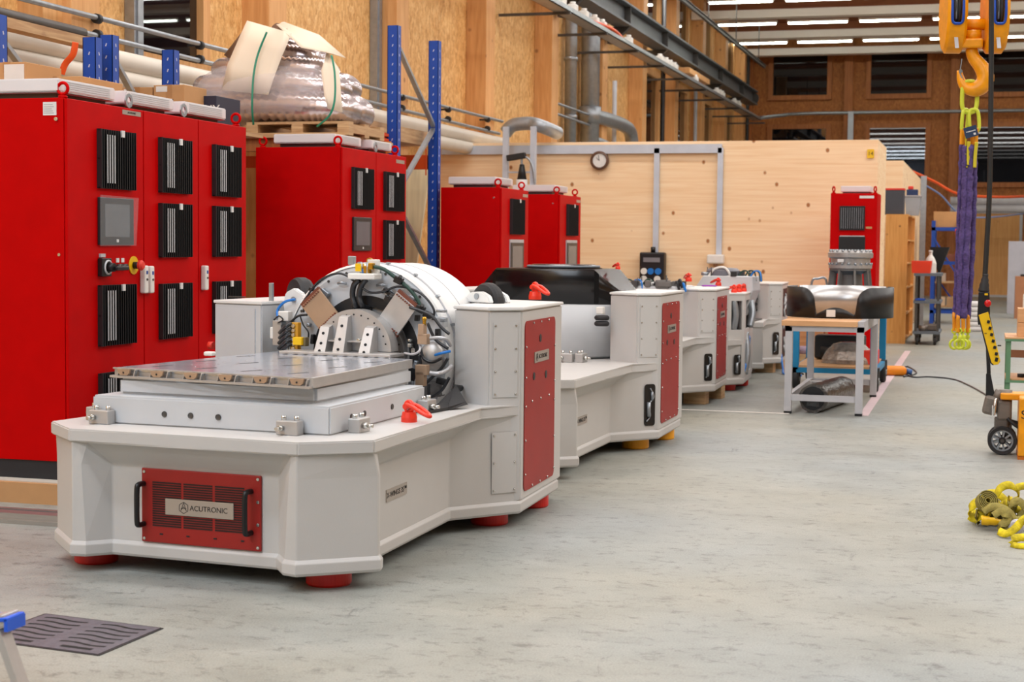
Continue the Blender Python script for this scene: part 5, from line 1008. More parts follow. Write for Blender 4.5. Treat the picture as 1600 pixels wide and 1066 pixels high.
# ------------------------------------------------ pine shelf and things on it
SX0, SX1, SY0, SY1, SH = -1.42, -1.105, 24.2, 26.6, 1.889
ps = empty('pine_shelf', (SX0, SY0, 0), 0, 'pine shelf unit with open compartments beside the wooden room', 'shelf'); w, d = SX1-SX0, SY1-SY0
for y in (0, d-.03): MB().bb((0, y, 0), (w, y+.03, SH)).build('side_panel', SHELFW, ps)
MB().bb((0, .03, 0), (.02, d-.03, SH)).build('back_panel', SHELFW, ps)
for z in (.05, .42, .8, 1.16, 1.5, SH-.025): MB().bb((.02, .03, z), (w, d-.03, z+.025)).build('shelf', SHELFW, ps)
MB().bb((.02, d/2, .05), (w, d/2+.025, SH-.02)).build('divider', SHELFW, ps)
def P24(x, y, Y=24.3): return at(x, y, Y=Y)
a, b = P24(1379, 297), P24(1412, 333)
bx = empty('storage_box', (a.x, 24.25, SH), 0, 'dark grey box with a red edge on top of the pine shelf', 'box'); w = b.x-a.x; MB().bb((0, 0, 0), (w, .35, a.z-SH), bev=.006).build('body', mat('anthracite', (66, 68, 76), .6), bx); MB().bb((-.005, -.005, a.z-SH), (w+.005, .355, a.z-SH+.025)).build('lid', REDB, bx)
a, b = P24(1414, 307, 25.0), P24(1438, 338, 25.0)
bn = empty('plastic_bin', (a.x, 25.0, SH), 0, 'translucent grey plastic bin on top of the pine shelf', 'bin'); w = max(.22, b.x-a.x); MB().loft([[(.02, 0, 0), (w-.03, 0, 0), (w-.03, .3, 0), (.02, .3, 0)], [(0, -.02, a.z-SH), (w, -.02, a.z-SH), (w, .32, a.z-SH), (0, .32, a.z-SH)]]).build('body', mat('frosted_plastic', (170, 180, 190), .35, alpha=.75), bn); MB().bb((-.01, -.03, a.z-SH), (w+.01, .33, a.z-SH+.015)).build('rim', TGREY, bn)
tl = empty('tool_case', (a.x, 25.02, a.z+.015), 0, 'small blue case with a red handle on the translucent bin', 'case'); MB().bb((.02, 0, 0), (w*.8, .2, .09), bev=.008).build('case', mat('navy_case', (30, 50, 90), .5), tl); MB().bb((.04, .02, .09), (w*.5, .16, .14), bev=.01).build('handle', REDB, tl)
# steel post and posts behind
q = at(1444, 275, Y=27); tag(MB().bb((q.x-.05, 27, 0), (q.x+.04, 27.1, q.z)).build('steel_post', STEEL), 'grey galvanised post standing right of the pine shelf', 'post')
tag(MB().tube([at(1425, 268, Y=34), at(1460, 284, Y=34.5), at(1500, 304, Y=35), at(1560, 308, Y=37), at(1602, 307, Y=40)], .03).build('orange_hose', ORANGE), 'orange hose hanging in an arc across the far part of the hall', 'hose')
tag(MB().tube([at(1412, 256, Y=34), at(1440, 285, Y=34), at(1470, 305, Y=34.5), at(1500, 335, Y=35), at(1540, 340, Y=36), at(1600, 334, Y=42)], .018).build('blue_grey_cable', mat('blue_grey_cable', (120, 140, 185), .5)), 'thin blue grey cable sagging behind the purple slings', 'cable')
for k, (py, lab) in enumerate(((314, 'upper'), (326, 'lower'))):
    q = at(1485, py, Y=46); tag(MB().tube([(q.x, 46, q.z), (12, 46, q.z)], .11, smooth_path=False, seg=16).build('white_pipe', mat('pale_pipe', (214, 214, 220), .4)), '%s white pipe running across the far wall above the wooden door' % lab, 'pipe', 'far white pipes')
# blue rack in the distance
q0 = at(1452, 500, Y=31); q1 = at(1497, 500, Y=31); zt = at(1452, 345, Y=31).z
br = empty('blue_rack', (q0.x, 31, 0), 0, 'blue steel rack with small goods behind the wire trolley', 'rack'); w = q1.x-q0.x
for x in (0, w-.07):
    for y in (0, .8): MB().bb((x, y, 0), (x+.07, y+.07, zt)).build('upright', BLUE, br)
for z in (zt-.12, zt-.75, .25):
    for y in (0, .82): MB().bb((0, y, z-.06), (w, y+.04, z)).build('beam', BLUE, br)
MB().bar((.04, 0, 1.6), (w-.04, 0, .9), .03).build('brace', BLUE, br); MB().bar((.04, .84, .9), (w-.04, .84, .3), .03).build('brace', BLUE, br)
for k, z in enumerate((.3, .75, 1.1)): tag(MB().bb((q0.x+.08, 31.1, z+.0), (q1.x-.08, 31.8, z+.03)).build('shelf_board', PALLET), ['lowest', 'middle', 'upper'][k]+' board in the blue rack behind the wire trolley', 'shelf board')
tag(MB().bb((q0.x+.03, 31.05, zt-.12), (q1.x-.05, 31.7, zt+.17), bev=.005).build('cardboard_box', CARD), 'cardboard box on top of the blue rack', 'box', 'boxes on the rack')
for k in range(4):
    z = (.33, .33, .78, 1.13)[k]; x = q0.x+.1+(k % 2)*.2; tag(MB().bb((x, 31.15, z), (x+.17, 31.4, z+.16), bev=.004).build('carton', mat('cream_carton%d' % k, [(214, 190, 160), (196, 160, 120), (205, 190, 175), (150, 90, 70)][k], .7)), ['cream carton at the lower left of the blue rack', 'tan carton at the lower right of the blue rack', 'pale carton on the middle board of the blue rack', 'brown carton on the upper board of the blue rack'][k], 'carton')
for k, py in enumerate((362, 398, 420, 448)): q = at(1496, py, Y=30.9); tag(MB().cyl((q.x, 30.9, q.z-.05), (q.x, 30.9, q.z+.05), .04).bb((q.x-.01, 30.9, q.z-.01), (q.x+.01, 31.0, q.z+.01)).build('red_peg', REDB), 'small red holder on the right upright of the blue rack, %s' % ['topmost', 'second from top', 'third from top', 'lowest'][k], 'holder', 'red holders')
# wire trolley
TX0, TX1, TY = at(1427, 540, Z=0).x, at(1466, 540, Z=0).x, 24.0; zt = at(1440, 427, Y=TY).z
tr = empty('trolley', (TX0, TY, 0), 0, 'grey steel trolley with three decks in front of the blue rack', 'trolley'); w = TX1-TX0; d = .9
for x in (0, w-.035):
    for y in (0, d): MB().bb((x, y, .14), (x+.035, y+.035, zt)).build('post', DSTEEL, tr)
for z in (.2, at(1440, 470, Y=TY).z, zt): MB().bb((-.02, -.02, z-.04), (w+.02, d+.05, z)).build('deck', mat('slate_deck', (98, 106, 116), .5), tr)
for x in (.04, w-.05):
    for y in (.05, d-.05): wl = MB().cyl((x-.02, y, .065), (x+.02, y, .065), .065, seg=20).build('wheel', RUB, tr); MB().bb((x-.03, y-.02, .06), (x+.03, y+.02, .16)).build('fork', DSTEEL, wl)
q = at(1424, 424, Y=24.05); q2 = at(1456, 408, Y=24.05); tag(MB().loft([[(q.x+.01, 24.0, zt), (q2.x-.02, 24.0, zt), (q2.x-.02, 24.4, zt), (q.x+.01, 24.4, zt)], [(q.x, 23.98, q2.z), (q2.x, 23.98, q2.z), (q2.x, 24.42, q2.z), (q.x, 24.42, q2.z)]]).build('red_bin', mat('signal_red_bin', (235, 62, 32), .45)), 'bright red plastic bin on the top deck of the trolley', 'bin')
q = at(1454, 395, Y=24.5); jg = empty('jug', (q.x, 24.6, zt), 0, 'white plastic jug on the trolley behind the red bin', 'jug'); MB().lathe((0, 0, 0), [(0, 0), (.085, 0), (.085, .14), (.06, .21), (.025, .26), (.025, .3), (0, .3)], seg=24).build('body', WPL, jg); MB().cyl((0, 0, .3), (0, 0, .33), .03).build('cap', LABEL, jg)
q = at(1453, 386, Y=25.2); q2 = at(1484, 386, Y=25.2); hp = MB().loft([[(q.x+.13, 25.1, zt-.0), (q2.x-.13, 25.1, zt-.0), (q2.x-.13, 25.3, zt-.0), (q.x+.13, 25.3, zt-.0)], [(q.x, 25.0, q.z), (q2.x, 25.0, q.z), (q2.x, 25.5, q.z), (q.x, 25.5, q.z)]]).bb((q.x+.14, 25.15, 0), (q.x+.18, 25.2, zt)).bb((q2.x-.18, 25.15, 0), (q2.x-.14, 25.2, zt)).build('black_hopper', BLKM); tag(hp, 'black funnel shaped hopper beside the blue rack', 'hopper')
tag(MB().cyl((TX0+.12, 24.1, .2), (TX0+.12, 24.1, .28), .06).box((TX0+.22, 24.2, .25), (.2, .14, .1), bev=.02).build('metal_part', mat('mixed_metal', (130, 120, 112), .4, .6, var=.3)), 'grey metal part on the lowest trolley deck', 'metal part')
tag(MB().bb((TX0+.0, 23.98, at(1440, 470, Y=TY).z), (TX0+.14, 24.2, at(1440, 470, Y=TY).z+.03), bev=.01).build('blue_tray', BLUE), 'small blue tray on the middle trolley deck', 'tray')
# white sacks stack
q = at(1517, 515, Y=29.0); q2 = at(1531, 470, Y=29.0)
for k in range(6): h = (q2.z-.0)/6; tag(MB().box(((q.x+q2.x)/2+.02, 28.6, h*(k+.5)), (q2.x-q.x+.1, .5, h-.006), bev=.03).build('white_sack', mat('white_sack%d' % k, (226, 226, 228), .6)), 'white sack in the stack behind the purple slings, %s' % ['lowest', 'second from bottom', 'third from bottom', 'fourth from bottom', 'fifth from bottom', 'topmost'][k], 'sack', 'stack of white sacks')
# right edge: panel, brown box, cartons
q = at(1573, 490, Z=0); gy = q.y; zt = at(1575, 377, Y=gy).z; tag(MB().bb((q.x, gy, 0), (q.x+1.0, gy+.1, zt)).build('standing_board', mat('grey_board', (176, 176, 184), .5)), 'tall grey panel standing near the far wall at the right edge', 'panel')
q = at(1585, 498, Z=0); q2 = at(1585, 432, Y=q.y); tag(MB().bb((q.x, q.y, 0), (q.x+.9, q.y+.6, q2.z)).build('brown_case', mat('brown_case', (176, 120, 84), .6)), 'brown wooden case near the grey panel at the right edge', 'case'); tag(MB().bb((q.x+.1, q.y+.05, q2.z), (q.x+.8, q.y+.5, q2.z+.04)).build('black_tray', BLK), 'flat black tray on the brown wooden case', 'tray')
# green table
GY = 13.4; q = at(1573, 527, Y=GY); zt = q.z; gt = empty('green_table', (q.x, GY, 0), 0, 'wooden topped table with green steel legs at the right edge', 'table')
for (x, y) in ((0, 0), (1.2, 0), (0, .65), (1.2, .65)): MB().bb((x, y, 0), (x+.035, y+.035, zt-.03)).build('leg', GREENF, gt)
MB().bb((-.01, -.01, zt-.03), (1.25, .7, zt)).build('table_top', WOODB, gt); MB().bb((-.012, -.014, zt-.032), (1.25, -.01, zt-.012)).build('edge_strip', GREENF, gt)
z2 = at(1573, 592, Y=GY).z; MB().bb((.0, .03, z2-.02), (1.23, .67, z2)).build('lower_shelf', WOODB, gt); MB().bb((.035, .0, zt-.16), (1.2, .02, zt-.1)).build('rail', mat('rust_rail', (120, 74, 44), .5), gt); MB().bar((0, .0, z2-.02), (1.2, 0, z2-.02), .02).build('shelf_edge', GREENF, gt)
q = at(1589, 530, Y=GY+.2); q2 = at(1589, 481, Y=GY+.2)
for k, (z0, z1) in enumerate(((0, .5), (.5, 1))): H = q2.z-zt; tag(MB().bb((q.x, GY+.1, zt+H*z0), (q.x+.35, GY+.4, zt+H*z1-.003), bev=.003).build('wooden_box', WOODB), '%s of two pale wooden boxes stacked on the green legged table' % ['lower', 'upper'][k], 'box')
q = at(1596, 480, Y=GY+.2); tag(MB().lathe((q.x+.06, GY+.25, q2.z), [(0, 0), (.05, 0), (.05, .1), (.02, .15), (.02, .19), (0, .19)], seg=20).build('white_bottle', WPL), 'white bottle standing on the upper wooden box', 'bottle')
tag(MB().cyl((at(1600, 604, Y=GY).x-.02, GY+.2, z2), (at(1600, 604, Y=GY).x-.02, GY+.2, z2+.03), .03).build('black_disc', BLK), 'small black disc on the lower shelf of the green legged table', 'disc')
# ------------------------------------------------ pallet truck
TYY = 11.42
def T(x, y, Y=TYY): return at(x, y, Y=Y)
pt = empty('pallet_truck', (T(1566, 690).x, TYY, 0), 0, 'orange pallet truck with a black spoked wheel at the right edge', 'pallet truck'); O_ = pt.location
def TL(x, y, dy=0): p = T(x, y, TYY+dy)-O_; return Vector((p.x, dy, p.z))
c = TL(1566, 690); wr_ = .097
for k, dy in enumerate((0, .13)):
    wl = MB().lathe((0, dy, wr_), [(wr_*.74, -.02), (wr_*.97, -.022), (wr_, -.012), (wr_, .012), (wr_*.97, .022), (wr_*.74, .02), (wr_*.74, -.02)], (0, 1, 0), 48).build('wheel_tyre', RUB, pt)
    s_ = MB().lathe((0, dy, wr_), [(wr_*.64, -.012), (wr_*.76, -.012), (wr_*.76, .012), (wr_*.64, .012), (wr_*.64, -.012)], (0, 1, 0), 40)
    for i in range(9): a = i*2*math.pi/9; s_.bar((math.cos(a)*.02, dy, wr_+math.sin(a)*.02), (math.cos(a)*wr_*.68, dy, wr_+math.sin(a)*wr_*.68), .012, .014, up=(0, 1, 0))
    s_.build('spoke_rim', STEEL, wl); MB().cyl((0, dy-.022, wr_), (0, dy+.022, wr_), .024, seg=20).build('hub', BLK, wl)
MB().cyl((0, -.03, wr_), (0, .16, wr_), .012).build('axle', DSTEEL, pt)
b1 = TL(1560, 652); MB().box((-.01, .06, .21), (.09, .1, .08), bev=.01).box((.03, .06, .17), (.06, .05, .12), bev=.01).build('yoke', mat('truck_grey', (98, 92, 86), .5, .2, bump=.2, bs=60), pt)
a_, b_ = TL(1541, 655), TL(1583, 622); GREYT = mat('pump_grey', (120, 112, 104), .5, .3, bump=.2, bs=60)
pm = MB().bb((b_.x-.1, .0, .235), (b_.x-.005, .13, .37), bev=.015).box((-.08, .06, .33), (.1, .09, .13), Euler((0, .2, 0)), .02).build('pump', GREYT, pt)
MB().cyl((b_.x-.05, .06, .20), (b_.x-.05, .06, .44), .045).cyl((-.05, .06, .37), (-.02, .06, .43), .035).build('pump_cylinder', GREYT, pm); MB().tube([(-.06, -.01, .27), (-.055, -.02, .33), (-.05, 0, .38)], .012).build('lever', SCREW, pm); MB().box((-.06, -.01, .3), (.025, .02, .07)).build('label', LABEL, pm)
MB().tube([(.03, .0, .25), (.09, -.01, .2), (.15, .0, .17)], .012).bar((.0, .06, .24), (.2, .06, .18), .03).build('linkage', BLKM, pt)
sx = TL(1591, 650).x; tpz = TL(1563, 614).z; tb = TL(1563, 622).x
MB().bb((tb, -.03, tpz-.045), (sx+.1, .16, tpz), bev=.01).build('head_bar', CRANE, pt); 
fk = MB().bb((sx, -.24, .02), (sx+.1, .3, tpz-.01), bev=.012).bb((sx+.05, -.24, .035), (sx+1.15, -.08, .09), bev=.01).bb((sx+.05, .14, .035), (sx+1.15, .3, .09), bev=.01).build('fork_frame', CRANE, pt); MB().bb((sx-.002, -.24, .0), (sx+.09, .3, .02)).build('skid', mat('dark_orange', (190, 104, 12), .5), fk)
text('S2', .08, INK, fk, face_frame((sx+.05, -.242, .3), (1, 0, 0)), 'mark')
# handle
h0 = TL(1548, 626); h1 = TL(1545, 585); h2 = TL(1543, 560); h3 = TL(1534, 420)
MB().loft([[(h0.x-.033, .04, h0.z), (h0.x+.033, .04, h0.z), (h0.x+.033, .09, h0.z), (h0.x-.033, .09, h0.z)], [(h1.x-.018, .045, h1.z), (h1.x+.012, .045, h1.z), (h1.x+.012, .08, h1.z), (h1.x-.018, .08, h1.z)]]).build('handle_base', BLK, pt)
MB().bar((h1.x, .063, h1.z), (TL(1541, 470).x, .063, TL(1541, 475).z), .026).build('handle_shaft', BLK, pt)
# ------------------------------------------------ crane hook block with slings
HY = 11.0
def Hk(x, y, Y=HY): return at(x, y, Y=Y)
ho = Hk(1520, 40); hk = empty('crane_hook_block', (ho.x, HY, ho.z), 0, 'orange crane hook block with two sheaves hanging at the upper right', 'hook block')
def HL(x, y, dy=0): p = at(x, y, Y=HY+dy)-ho; return Vector((p.x, dy, p.z))
sc_ = (Hk(1521, 0).x-Hk(1520, 0).x)
for k, (px, yaw) in enumerate(((1489, .22), (1554, .22))):
    c = HL(px, 20); Rz = .265
    M = Matrix.Translation(c) @ Matrix.Rotation(yaw, 4, 'Z')
    prof = [(Rz*math.cos(math.radians(a))*.62, Rz*math.sin(math.radians(a))) for a in range(0, 360, 10)]
    A_ = MB()
    for (x0, x1, s1, s0) in ((-.062, -.03, .9, 1), (.03, .066, 1, .9)):
        A_.loft([[(x0, p*s1, q*s1) for p, q in prof], [((x0+x1)/2, p, q) for p, q in prof], [(x1, p*s0, q*s0) for p, q in prof]])
    A_.loft([[(-.03, p, q) for p, q in prof if q < -.09 ]+[(-.03, .1, -.09), (-.03, -.1, -.09)][::1], [(.03, p, q) for p, q in prof if q < -.09]+[(.03, .1, -.09), (.03, -.1, -.09)]])
    o = A_.build('sheave_housing', CRANE, hk); o.data.transform(M)
    MB().lathe((0, 0, .02), [(.03, -.02), (.15, -.022), (.16, -.01), (.145, 0), (.16, .01), (.15, .022), (.03, .02)], (1, 0, 0), 40).build('sheave', DSTEEL, o).data.transform(M)
    z1 = .25; z0 = -.078; y_ = -.158
    MB().tube([(-.036, y_+.02, z1), (-.036, y_-.004, 0), (-.03, y_, z0), (0, y_, z0-.012), (.03, y_, z0), (.036, y_-.004, 0), (.036, y_+.02, z1)], .009, n=4).build('blue_guard', BLUE, o).data.transform(M)
    MB().box((0, -.12, -.17), (.024, .004, .17), Euler((-.45, 0, 0))).build('reflective_strip', TGREY, o).data.transform(M)
    for x in (-.008,): MB().tube([(x, -.15, -.06), (x, -.15, .1), (x, -.16, 2.5)], .006, smooth_path=False).build('wire_rope', STEEL, o).data.transform(M)
    if k == 1:
        cc_ = MB()
        for (y2, z2_, r2) in ((-.03, .13, .03), (0, -.13, .028), (0, 0, .05)): cc_.cyl((.064, y2, z2_), (.07, y2, z2_), r2, seg=18)
        cc_.build('cover_disc', mat('grey_blue_disc', (130, 130, 140), .4), o).data.transform(M)
a, b = HL(1500, 38), HL(1542, 38); MB().cyl(a, b, .037, seg=24).build('cross_axle', CRANE, hk)
a, b = HL(1507, 54), HL(1534, 54); MB().cyl(((a.x+b.x)/2, 0, HL(1520, 64).z), ((a.x+b.x)/2, 0, HL(1520, 48).z), (b.x-a.x)/2, seg=32).build('swivel_nut', CRANE, hk)
a, b = HL(1499, 62), HL(1536, 76); MB().bb((a.x, -.07, b.z), (b.x, .07, a.z), bev=.012).build('trunnion', CRANE, hk)
# the hook, a tapering curve
hp = [((1518, 76), .034), ((1520, 90), .036), ((1529, 99), .040), ((1539, 112), .047), ((1541, 124), .050), ((1534, 136), .048), ((1522, 141), .043), ((1510, 138), .034), ((1503, 130), .026), ((1500, 120), .020), ((1499, 110), .014)]
o = MB(); P = [HL(*p[0]) for p in hp]; rr_ = []
for (p, r_) in hp: rr_ += [r_*1.12]
full = []; 
for i in range(len(P)-1):
    for t in (0, .33, .66): full.append((P[i].lerp(P[i+1], t), rr_[i]+(rr_[i+1]-rr_[i])*t))
full.append((P[-1], rr_[-1]))
for _ in range(3): full = [full[0]]+[((full[i-1][0]+full[i][0]*2+full[i+1][0])/4, full[i][1]) for i in range(1, len(full)-1)]+[full[-1]]
o.tube([p for p, r in full], [r for p, r in full], seg=18, smooth_path=False); ob = o.build('hook', CRANE, hk)
lt = MB().bar(HL(1503, 92, -.01), HL(1500, 112, -.01), .02, .006).bar(HL(1499, 112, -.012), HL(1506, 128, -.012), .022, .008).cyl(HL(1501, 111, -.03), HL(1501, 111, .02), .012).build('safety_latch', SCREW, hk)
# lime links
def link(par, x0, y0, x1, y1, r, w, tw, nm='link', m=LIME):
    a, b = HL(x0, y0), HL(x1, y1); mid = (a+b)/2; L = (a-b).length/2; d = (a-b).normalized(); side = Vector((math.cos(tw), math.sin(tw), 0)); side = (side-d*side.dot(d)).normalized()
    pts = []
    for k in range(32):
        t = 2*math.pi*k/32; cx, cy = math.cos(t), math.sin(t); e = .62; pts.append(mid+side*(w*math.copysign(abs(cx)**e, cx))+d*(L*math.copysign(abs(cy)**e, cy)))
    o = MB(); V = []; n = len(pts)
    for i in range(n):
        t = (pts[(i+1) % n]-pts[i-1]).normalized(); N = side.cross(d).normalized(); B = t.cross(N).normalized(); V.append([o.bm.verts.new(pts[i]+N*math.cos(a_)*r+B*math.sin(a_)*r) for a_ in [2*math.pi*k/10 for k in range(10)]])
    for i in range(n):
        for k in range(10): f = o.bm.faces.new((V[i][k], V[i][(k+1) % 10], V[(i+1) % n][(k+1) % 10], V[(i+1) % n][k])); f.smooth = True
    return o.build(nm, m, par)
SLG = empty('chain_sling', (ho.x, HY, ho.z), 0, 'lime green master links and four purple web legs hanging from the crane hook', 'sling')
link(SLG, 1516, 127, 1514, 176, .014, .05, .35, 'master_link')
link(SLG, 1509, 171, 1506, 206, .012, .032, 1.0, 'sub_link'); link(SLG, 1521, 171, 1523, 206, .012, .032, .3, 'sub_link')
t_ = MB().box(HL(1517, 206, -.06), (.083, .003, .07), Euler((0, -.28, 0))).build('tag', mat('navy_tag', (26, 50, 84), .5), SLG); text('TT Hoesslin', .012, LABEL, t_, Matrix.Translation(HL(1517, 203, -.063)) @ Euler((math.pi/2, -.28, 0)).to_matrix().to_4x4()) if False else None
g = MB()
for k in range(7): g.box(HL(1517, 205, -.063)+Vector(((k-3)*.0085, 0, (k-3)*.0022)), (.006, .001, .007), Euler((0, -.28, 0)))
g.box(HL(1523, 209, -.063), (.014, .001, .014), Euler((0, -.28, 0))); g.build('tag_print', LABEL, t_)
ORY = mat('orange_yellow_fitting', (232, 150, 20), .4)
for (px, dy) in ((1504, -.02), (1508, .03), (1521, .03), (1526, -.02)): MB().tube([HL(px, 200, dy), HL(px-1, 212, dy), HL(px-1.5, 226, dy)], .016, flat=(1, .7)).build('shortener', ORY, SLG)
for (p, q, dy) in (((1509, 206), (1511, 262), -.04), ((1514, 221), (1513.5, 258), -.045), ((1526, 222), (1523, 262), -.03)): MB().tube([HL(*p, dy), HL((p[0]+q[0])/2-.6, (p[1]+q[1])/2, dy), HL(*q, dy)], .015, flat=(1, .22) if p[0] != 1509 else (.5, .2)).build('yellow_web', YELW if 'YELW' in globals() else mat('yellow_web', (206, 190, 40), .7), SLG)
legs = (((1502, 226), (1500, 300), (1496, 400), (1491, 496), .016, .02), ((1508, 228), (1507, 300), (1501, 400), (1497, 498), .02, -.03), ((1516, 228), (1514, 300), (1509, 400), (1505, 497), .026, -.02), ((1523, 228), (1522, 300), (1519, 400), (1512.5, 498), .02, .04))
for k, (a, b, c, d, r, dy) in enumerate(legs):
    base = [HL(*a, dy), HL(*b, dy), HL(*c, dy), HL(*d, dy)]; o = MB(); pts = []
    rr_ = random.Random(k)
    for i in range(3):
        for t in range(16): p = base[i].lerp(base[i+1], t/16); pts.append(p+Vector((rr_.uniform(-.002, .002), rr_.uniform(-.006, .006), 0)))
    pts.append(base[3]); rad = [r*(.8+.35*((i*7919) % 5)/5) for i in range(len(pts))]
    lg = o.tube(pts, rad, seg=12, smooth_path=False).build('web_leg', PURPLE, SLG)
    e_ = base[3]; MB().tube([e_+Vector((0, 0, .03)), e_+Vector((0, -.01, 0)), e_+Vector((.002, 0, -.05)), e_+Vector((.003, 0, -.09))], .014, flat=(1, .8)).ring(e_+Vector((0, 0, .005)), (1, .3, 0), .016, .008, 16, 8).build('end_fitting', ORY, lg)
    x_ = (1489, 1496, 1505, 1511)[k]; c_ = HL((1491, 1499, 1505, 1509)[k], 536, dy*1.5); e2_ = HL(x_+(2, 3, -1, 1)[k], 517, dy)
    q_ = MB().ring(e2_, (.3, 1, 0), .015, .006, 18, 8).ring(c_+Vector((0, 0, -.008)), (.3*(k-1.5), 1, .1), .030, .0085, 24, 10).tube([e2_+Vector((0, 0, -.012)), (e2_+c_)/2+Vector((.006, 0, 0)), c_+Vector((.0, 0, .022))], [.008, .014, .009]).cyl(c_+Vector((0, -.012, .028)), c_+Vector((0, .012, .028)), .011)
    q_.build('sling_hook', LIME, lg)
# pendant control
PY = 10.6
def Pd(x, y, dy=0): return at(x, y, Y=PY+dy)
po = Pd(1540, 470); pd_ = empty('crane_pendant', po, 0, 'yellow and black crane pendant control with a red stop button on a black cable', 'pendant control')
def PL(x, y, dy=0): return Pd(x, y, dy)-po
MB().tube([PL(1549, -60), PL(1549, 60), PL(1548, 180), PL(1546, 300), PL(1542, 380), PL(1539, 432)], .0165, seg=12).build('cable', mat('black_cable', (30, 29, 28), .55), pd_)
MB().tube([PL(1540, 428), PL(1538.5, 441), PL(1537, 456)], [.018, .024, .03, .034], seg=14, n=4).build('cable_gland', RUB, pd_)
def slab(pts, y0, y1, nm, m, par, bev=.006):
    o = MB(); n = len(pts); A = [o.bm.verts.new((p.x, y0, p.z)) for p in pts]; B = [o.bm.verts.new((p.x, y1, p.z)) for p in pts]; o.bm.faces.new(A); o.bm.faces.new(B[::-1])
    for i in range(n): o.bm.faces.new((A[i], B[i], B[(i+1) % n], A[(i+1) % n]))
    return o.build(nm, m, par, bevel=bev)
uh = slab([PL(1529, 456), PL(1546, 456), PL(1547, 490), PL(1544, 505), PL(1528, 508), PL(1527, 492)], -.03, .035, 'upper_housing', BLK, pd_)
bk = slab([PL(1527, 490), PL(1545, 486), PL(1563, 566), PL(1551, 571), PL(1546, 566)], -.02, .04, 'rear_housing', BLK, pd_)
yf = slab([PL(1529, 492), PL(1544, 487), PL(1563, 563), PL(1560, 569), PL(1553, 570), PL(1549, 566)], -.034, -.015, 'yellow_front', YEL, pd_, .003)
q = PL(1542, 474, -.03); MB().cyl(q+Vector((0, .0, 0)), q+Vector((.006, -.03, 0)), .016).sph(q+Vector((.006, -.032, 0)), .02, (1, .6, 1.15)).build('stop_button', mat('stop_red', (200, 16, 16), .3), uh); MB().box(PL(1541, 460, -.031), (.02, .004, .012)).build('yellow_ring', YEL, uh)
for k in range(6): q = PL(1544.5+k*2.45, 503+k*10, -.036); MB().box(q, (.018, .012, .02), Euler((0, .22, 0)), .003).build('push_button', BLK, yf)
MB().box(PL(1540, 521, -.036), (.014, .003, .004)).build('mark', INK, yf); q = PL(1559, 540, -.035); MB().cyl(q, q+Vector((.02, -.005, 0)), .004).build('toggle', BLK, yf); MB().box(PL(1557, 562, -.035), (.018, .004, .026), Euler((0, .22, 0))).build('end_label', BLK, yf)

# ------------------------------------------------ yellow lashing straps on the floor
sp = empty('strap_pile', (.06, 8.45, 0), 0, 'tangled pile of yellow lashing straps on the floor at the right', 'straps')
def strip(pts, w, m, nm, par, th=.0035, off=(0, 0, 0)):
    P = [Vector(p)+Vector(off) for p in pts]; Q = []
    for i in range(len(P)-1):
        p0 = P[max(i-1, 0)]; p1 = P[i]; p2 = P[i+1]; p3 = P[min(i+2, len(P)-1)]
        for k in range(8): t = k/8; Q.append(.5*((2*p1)+(p2-p0)*t+(2*p0-5*p1+4*p2-p3)*t*t+(3*p1-p0-3*p2+p3)*t**3))
    Q.append(P[-1]); o = MB(); V = []
    for i, p in enumerate(Q):
        t = (Q[min(i+1, len(Q)-1)]-Q[max(i-1, 0)]).normalized(); s_ = Vector((.25*math.sin(i*.35), .6, .8)); s_ = (s_-t*s_.dot(t)).normalized()
        a = p-s_*w/2; b = p+s_*w/2; a.z = max(a.z, .003); b.z = max(b.z, .003); V.append((o.bm.verts.new(a), o.bm.verts.new((a+b)/2+t.cross(s_)*.003), o.bm.verts.new(b)))
    for i in range(len(V)-1):
        for k in (0, 1): o.bm.faces.new((V[i][k], V[i][k+1], V[i+1][k+1], V[i+1][k])).smooth = True
    ob = o.build(nm, m, par); s = ob.modifiers.new('solid', 'SOLIDIFY'); s.thickness = th; return ob
PO = Vector((.06, 8.45, 0))
def SP(x, y, Y=8.45): p = at(x, y, Y=Y)-PO; return (p.x, p.y, max(p.z, .006))
strip([SP(1514, 806), SP(1516, 795), SP(1526, 785), SP(1540, 782), SP(1538, 800), SP(1524, 810), SP(1514, 806)], .05, STRAPY, 'strap_loop', sp)
strip([SP(1532, 792), SP(1545, 772, 8.5), SP(1562, 774, 8.5), SP(1580, 790, 8.5), SP(1600, 800, 8.5), SP(1625, 800, 8.5)], .045, STRAPY, 'strap_loop', sp)
strip([SP(1562, 796, 8.4), SP(1556, 780, 8.4), SP(1562, 764, 8.4), SP(1576, 758, 8.42), SP(1588, 764, 8.45), SP(1592, 776, 8.5), SP(1584, 792, 8.5)], .042, STRAPY, 'strap_loop', sp)
strip([SP(1588, 762), SP(1602, 760), SP(1618, 770), SP(1622, 800), SP(1610, 820)], .042, STRAPY, 'strap_loop', sp)
strip([SP(1536, 800, 8.3), SP(1550, 792, 8.3), SP(1566, 794, 8.3), SP(1578, 802, 8.3), SP(1588, 812, 8.3), SP(1602, 812, 8.3)], .045, STRAPO, 'strap_loop', sp)
strip([SP(1552, 806, 8.25), SP(1566, 798, 8.25), SP(1574, 812, 8.22), SP(1564, 824, 8.2), SP(1578, 828, 8.2), SP(1590, 822, 8.2)], .045, STRAPO, 'strap_loop', sp)
strip([SP(1574, 798, 8.35), SP(1582, 786, 8.35), SP(1594, 784, 8.35), SP(1602, 796, 8.35), SP(1594, 808, 8.35)], .045, STRAPO, 'strap_loop', sp)
strip([SP(1560, 830, 8.15), SP(1572, 834, 8.1), SP(1586, 826, 8.1), SP(1600, 812, 8.15), SP(1614, 806, 8.2)], .04, STRAPY, 'strap_loop', sp)
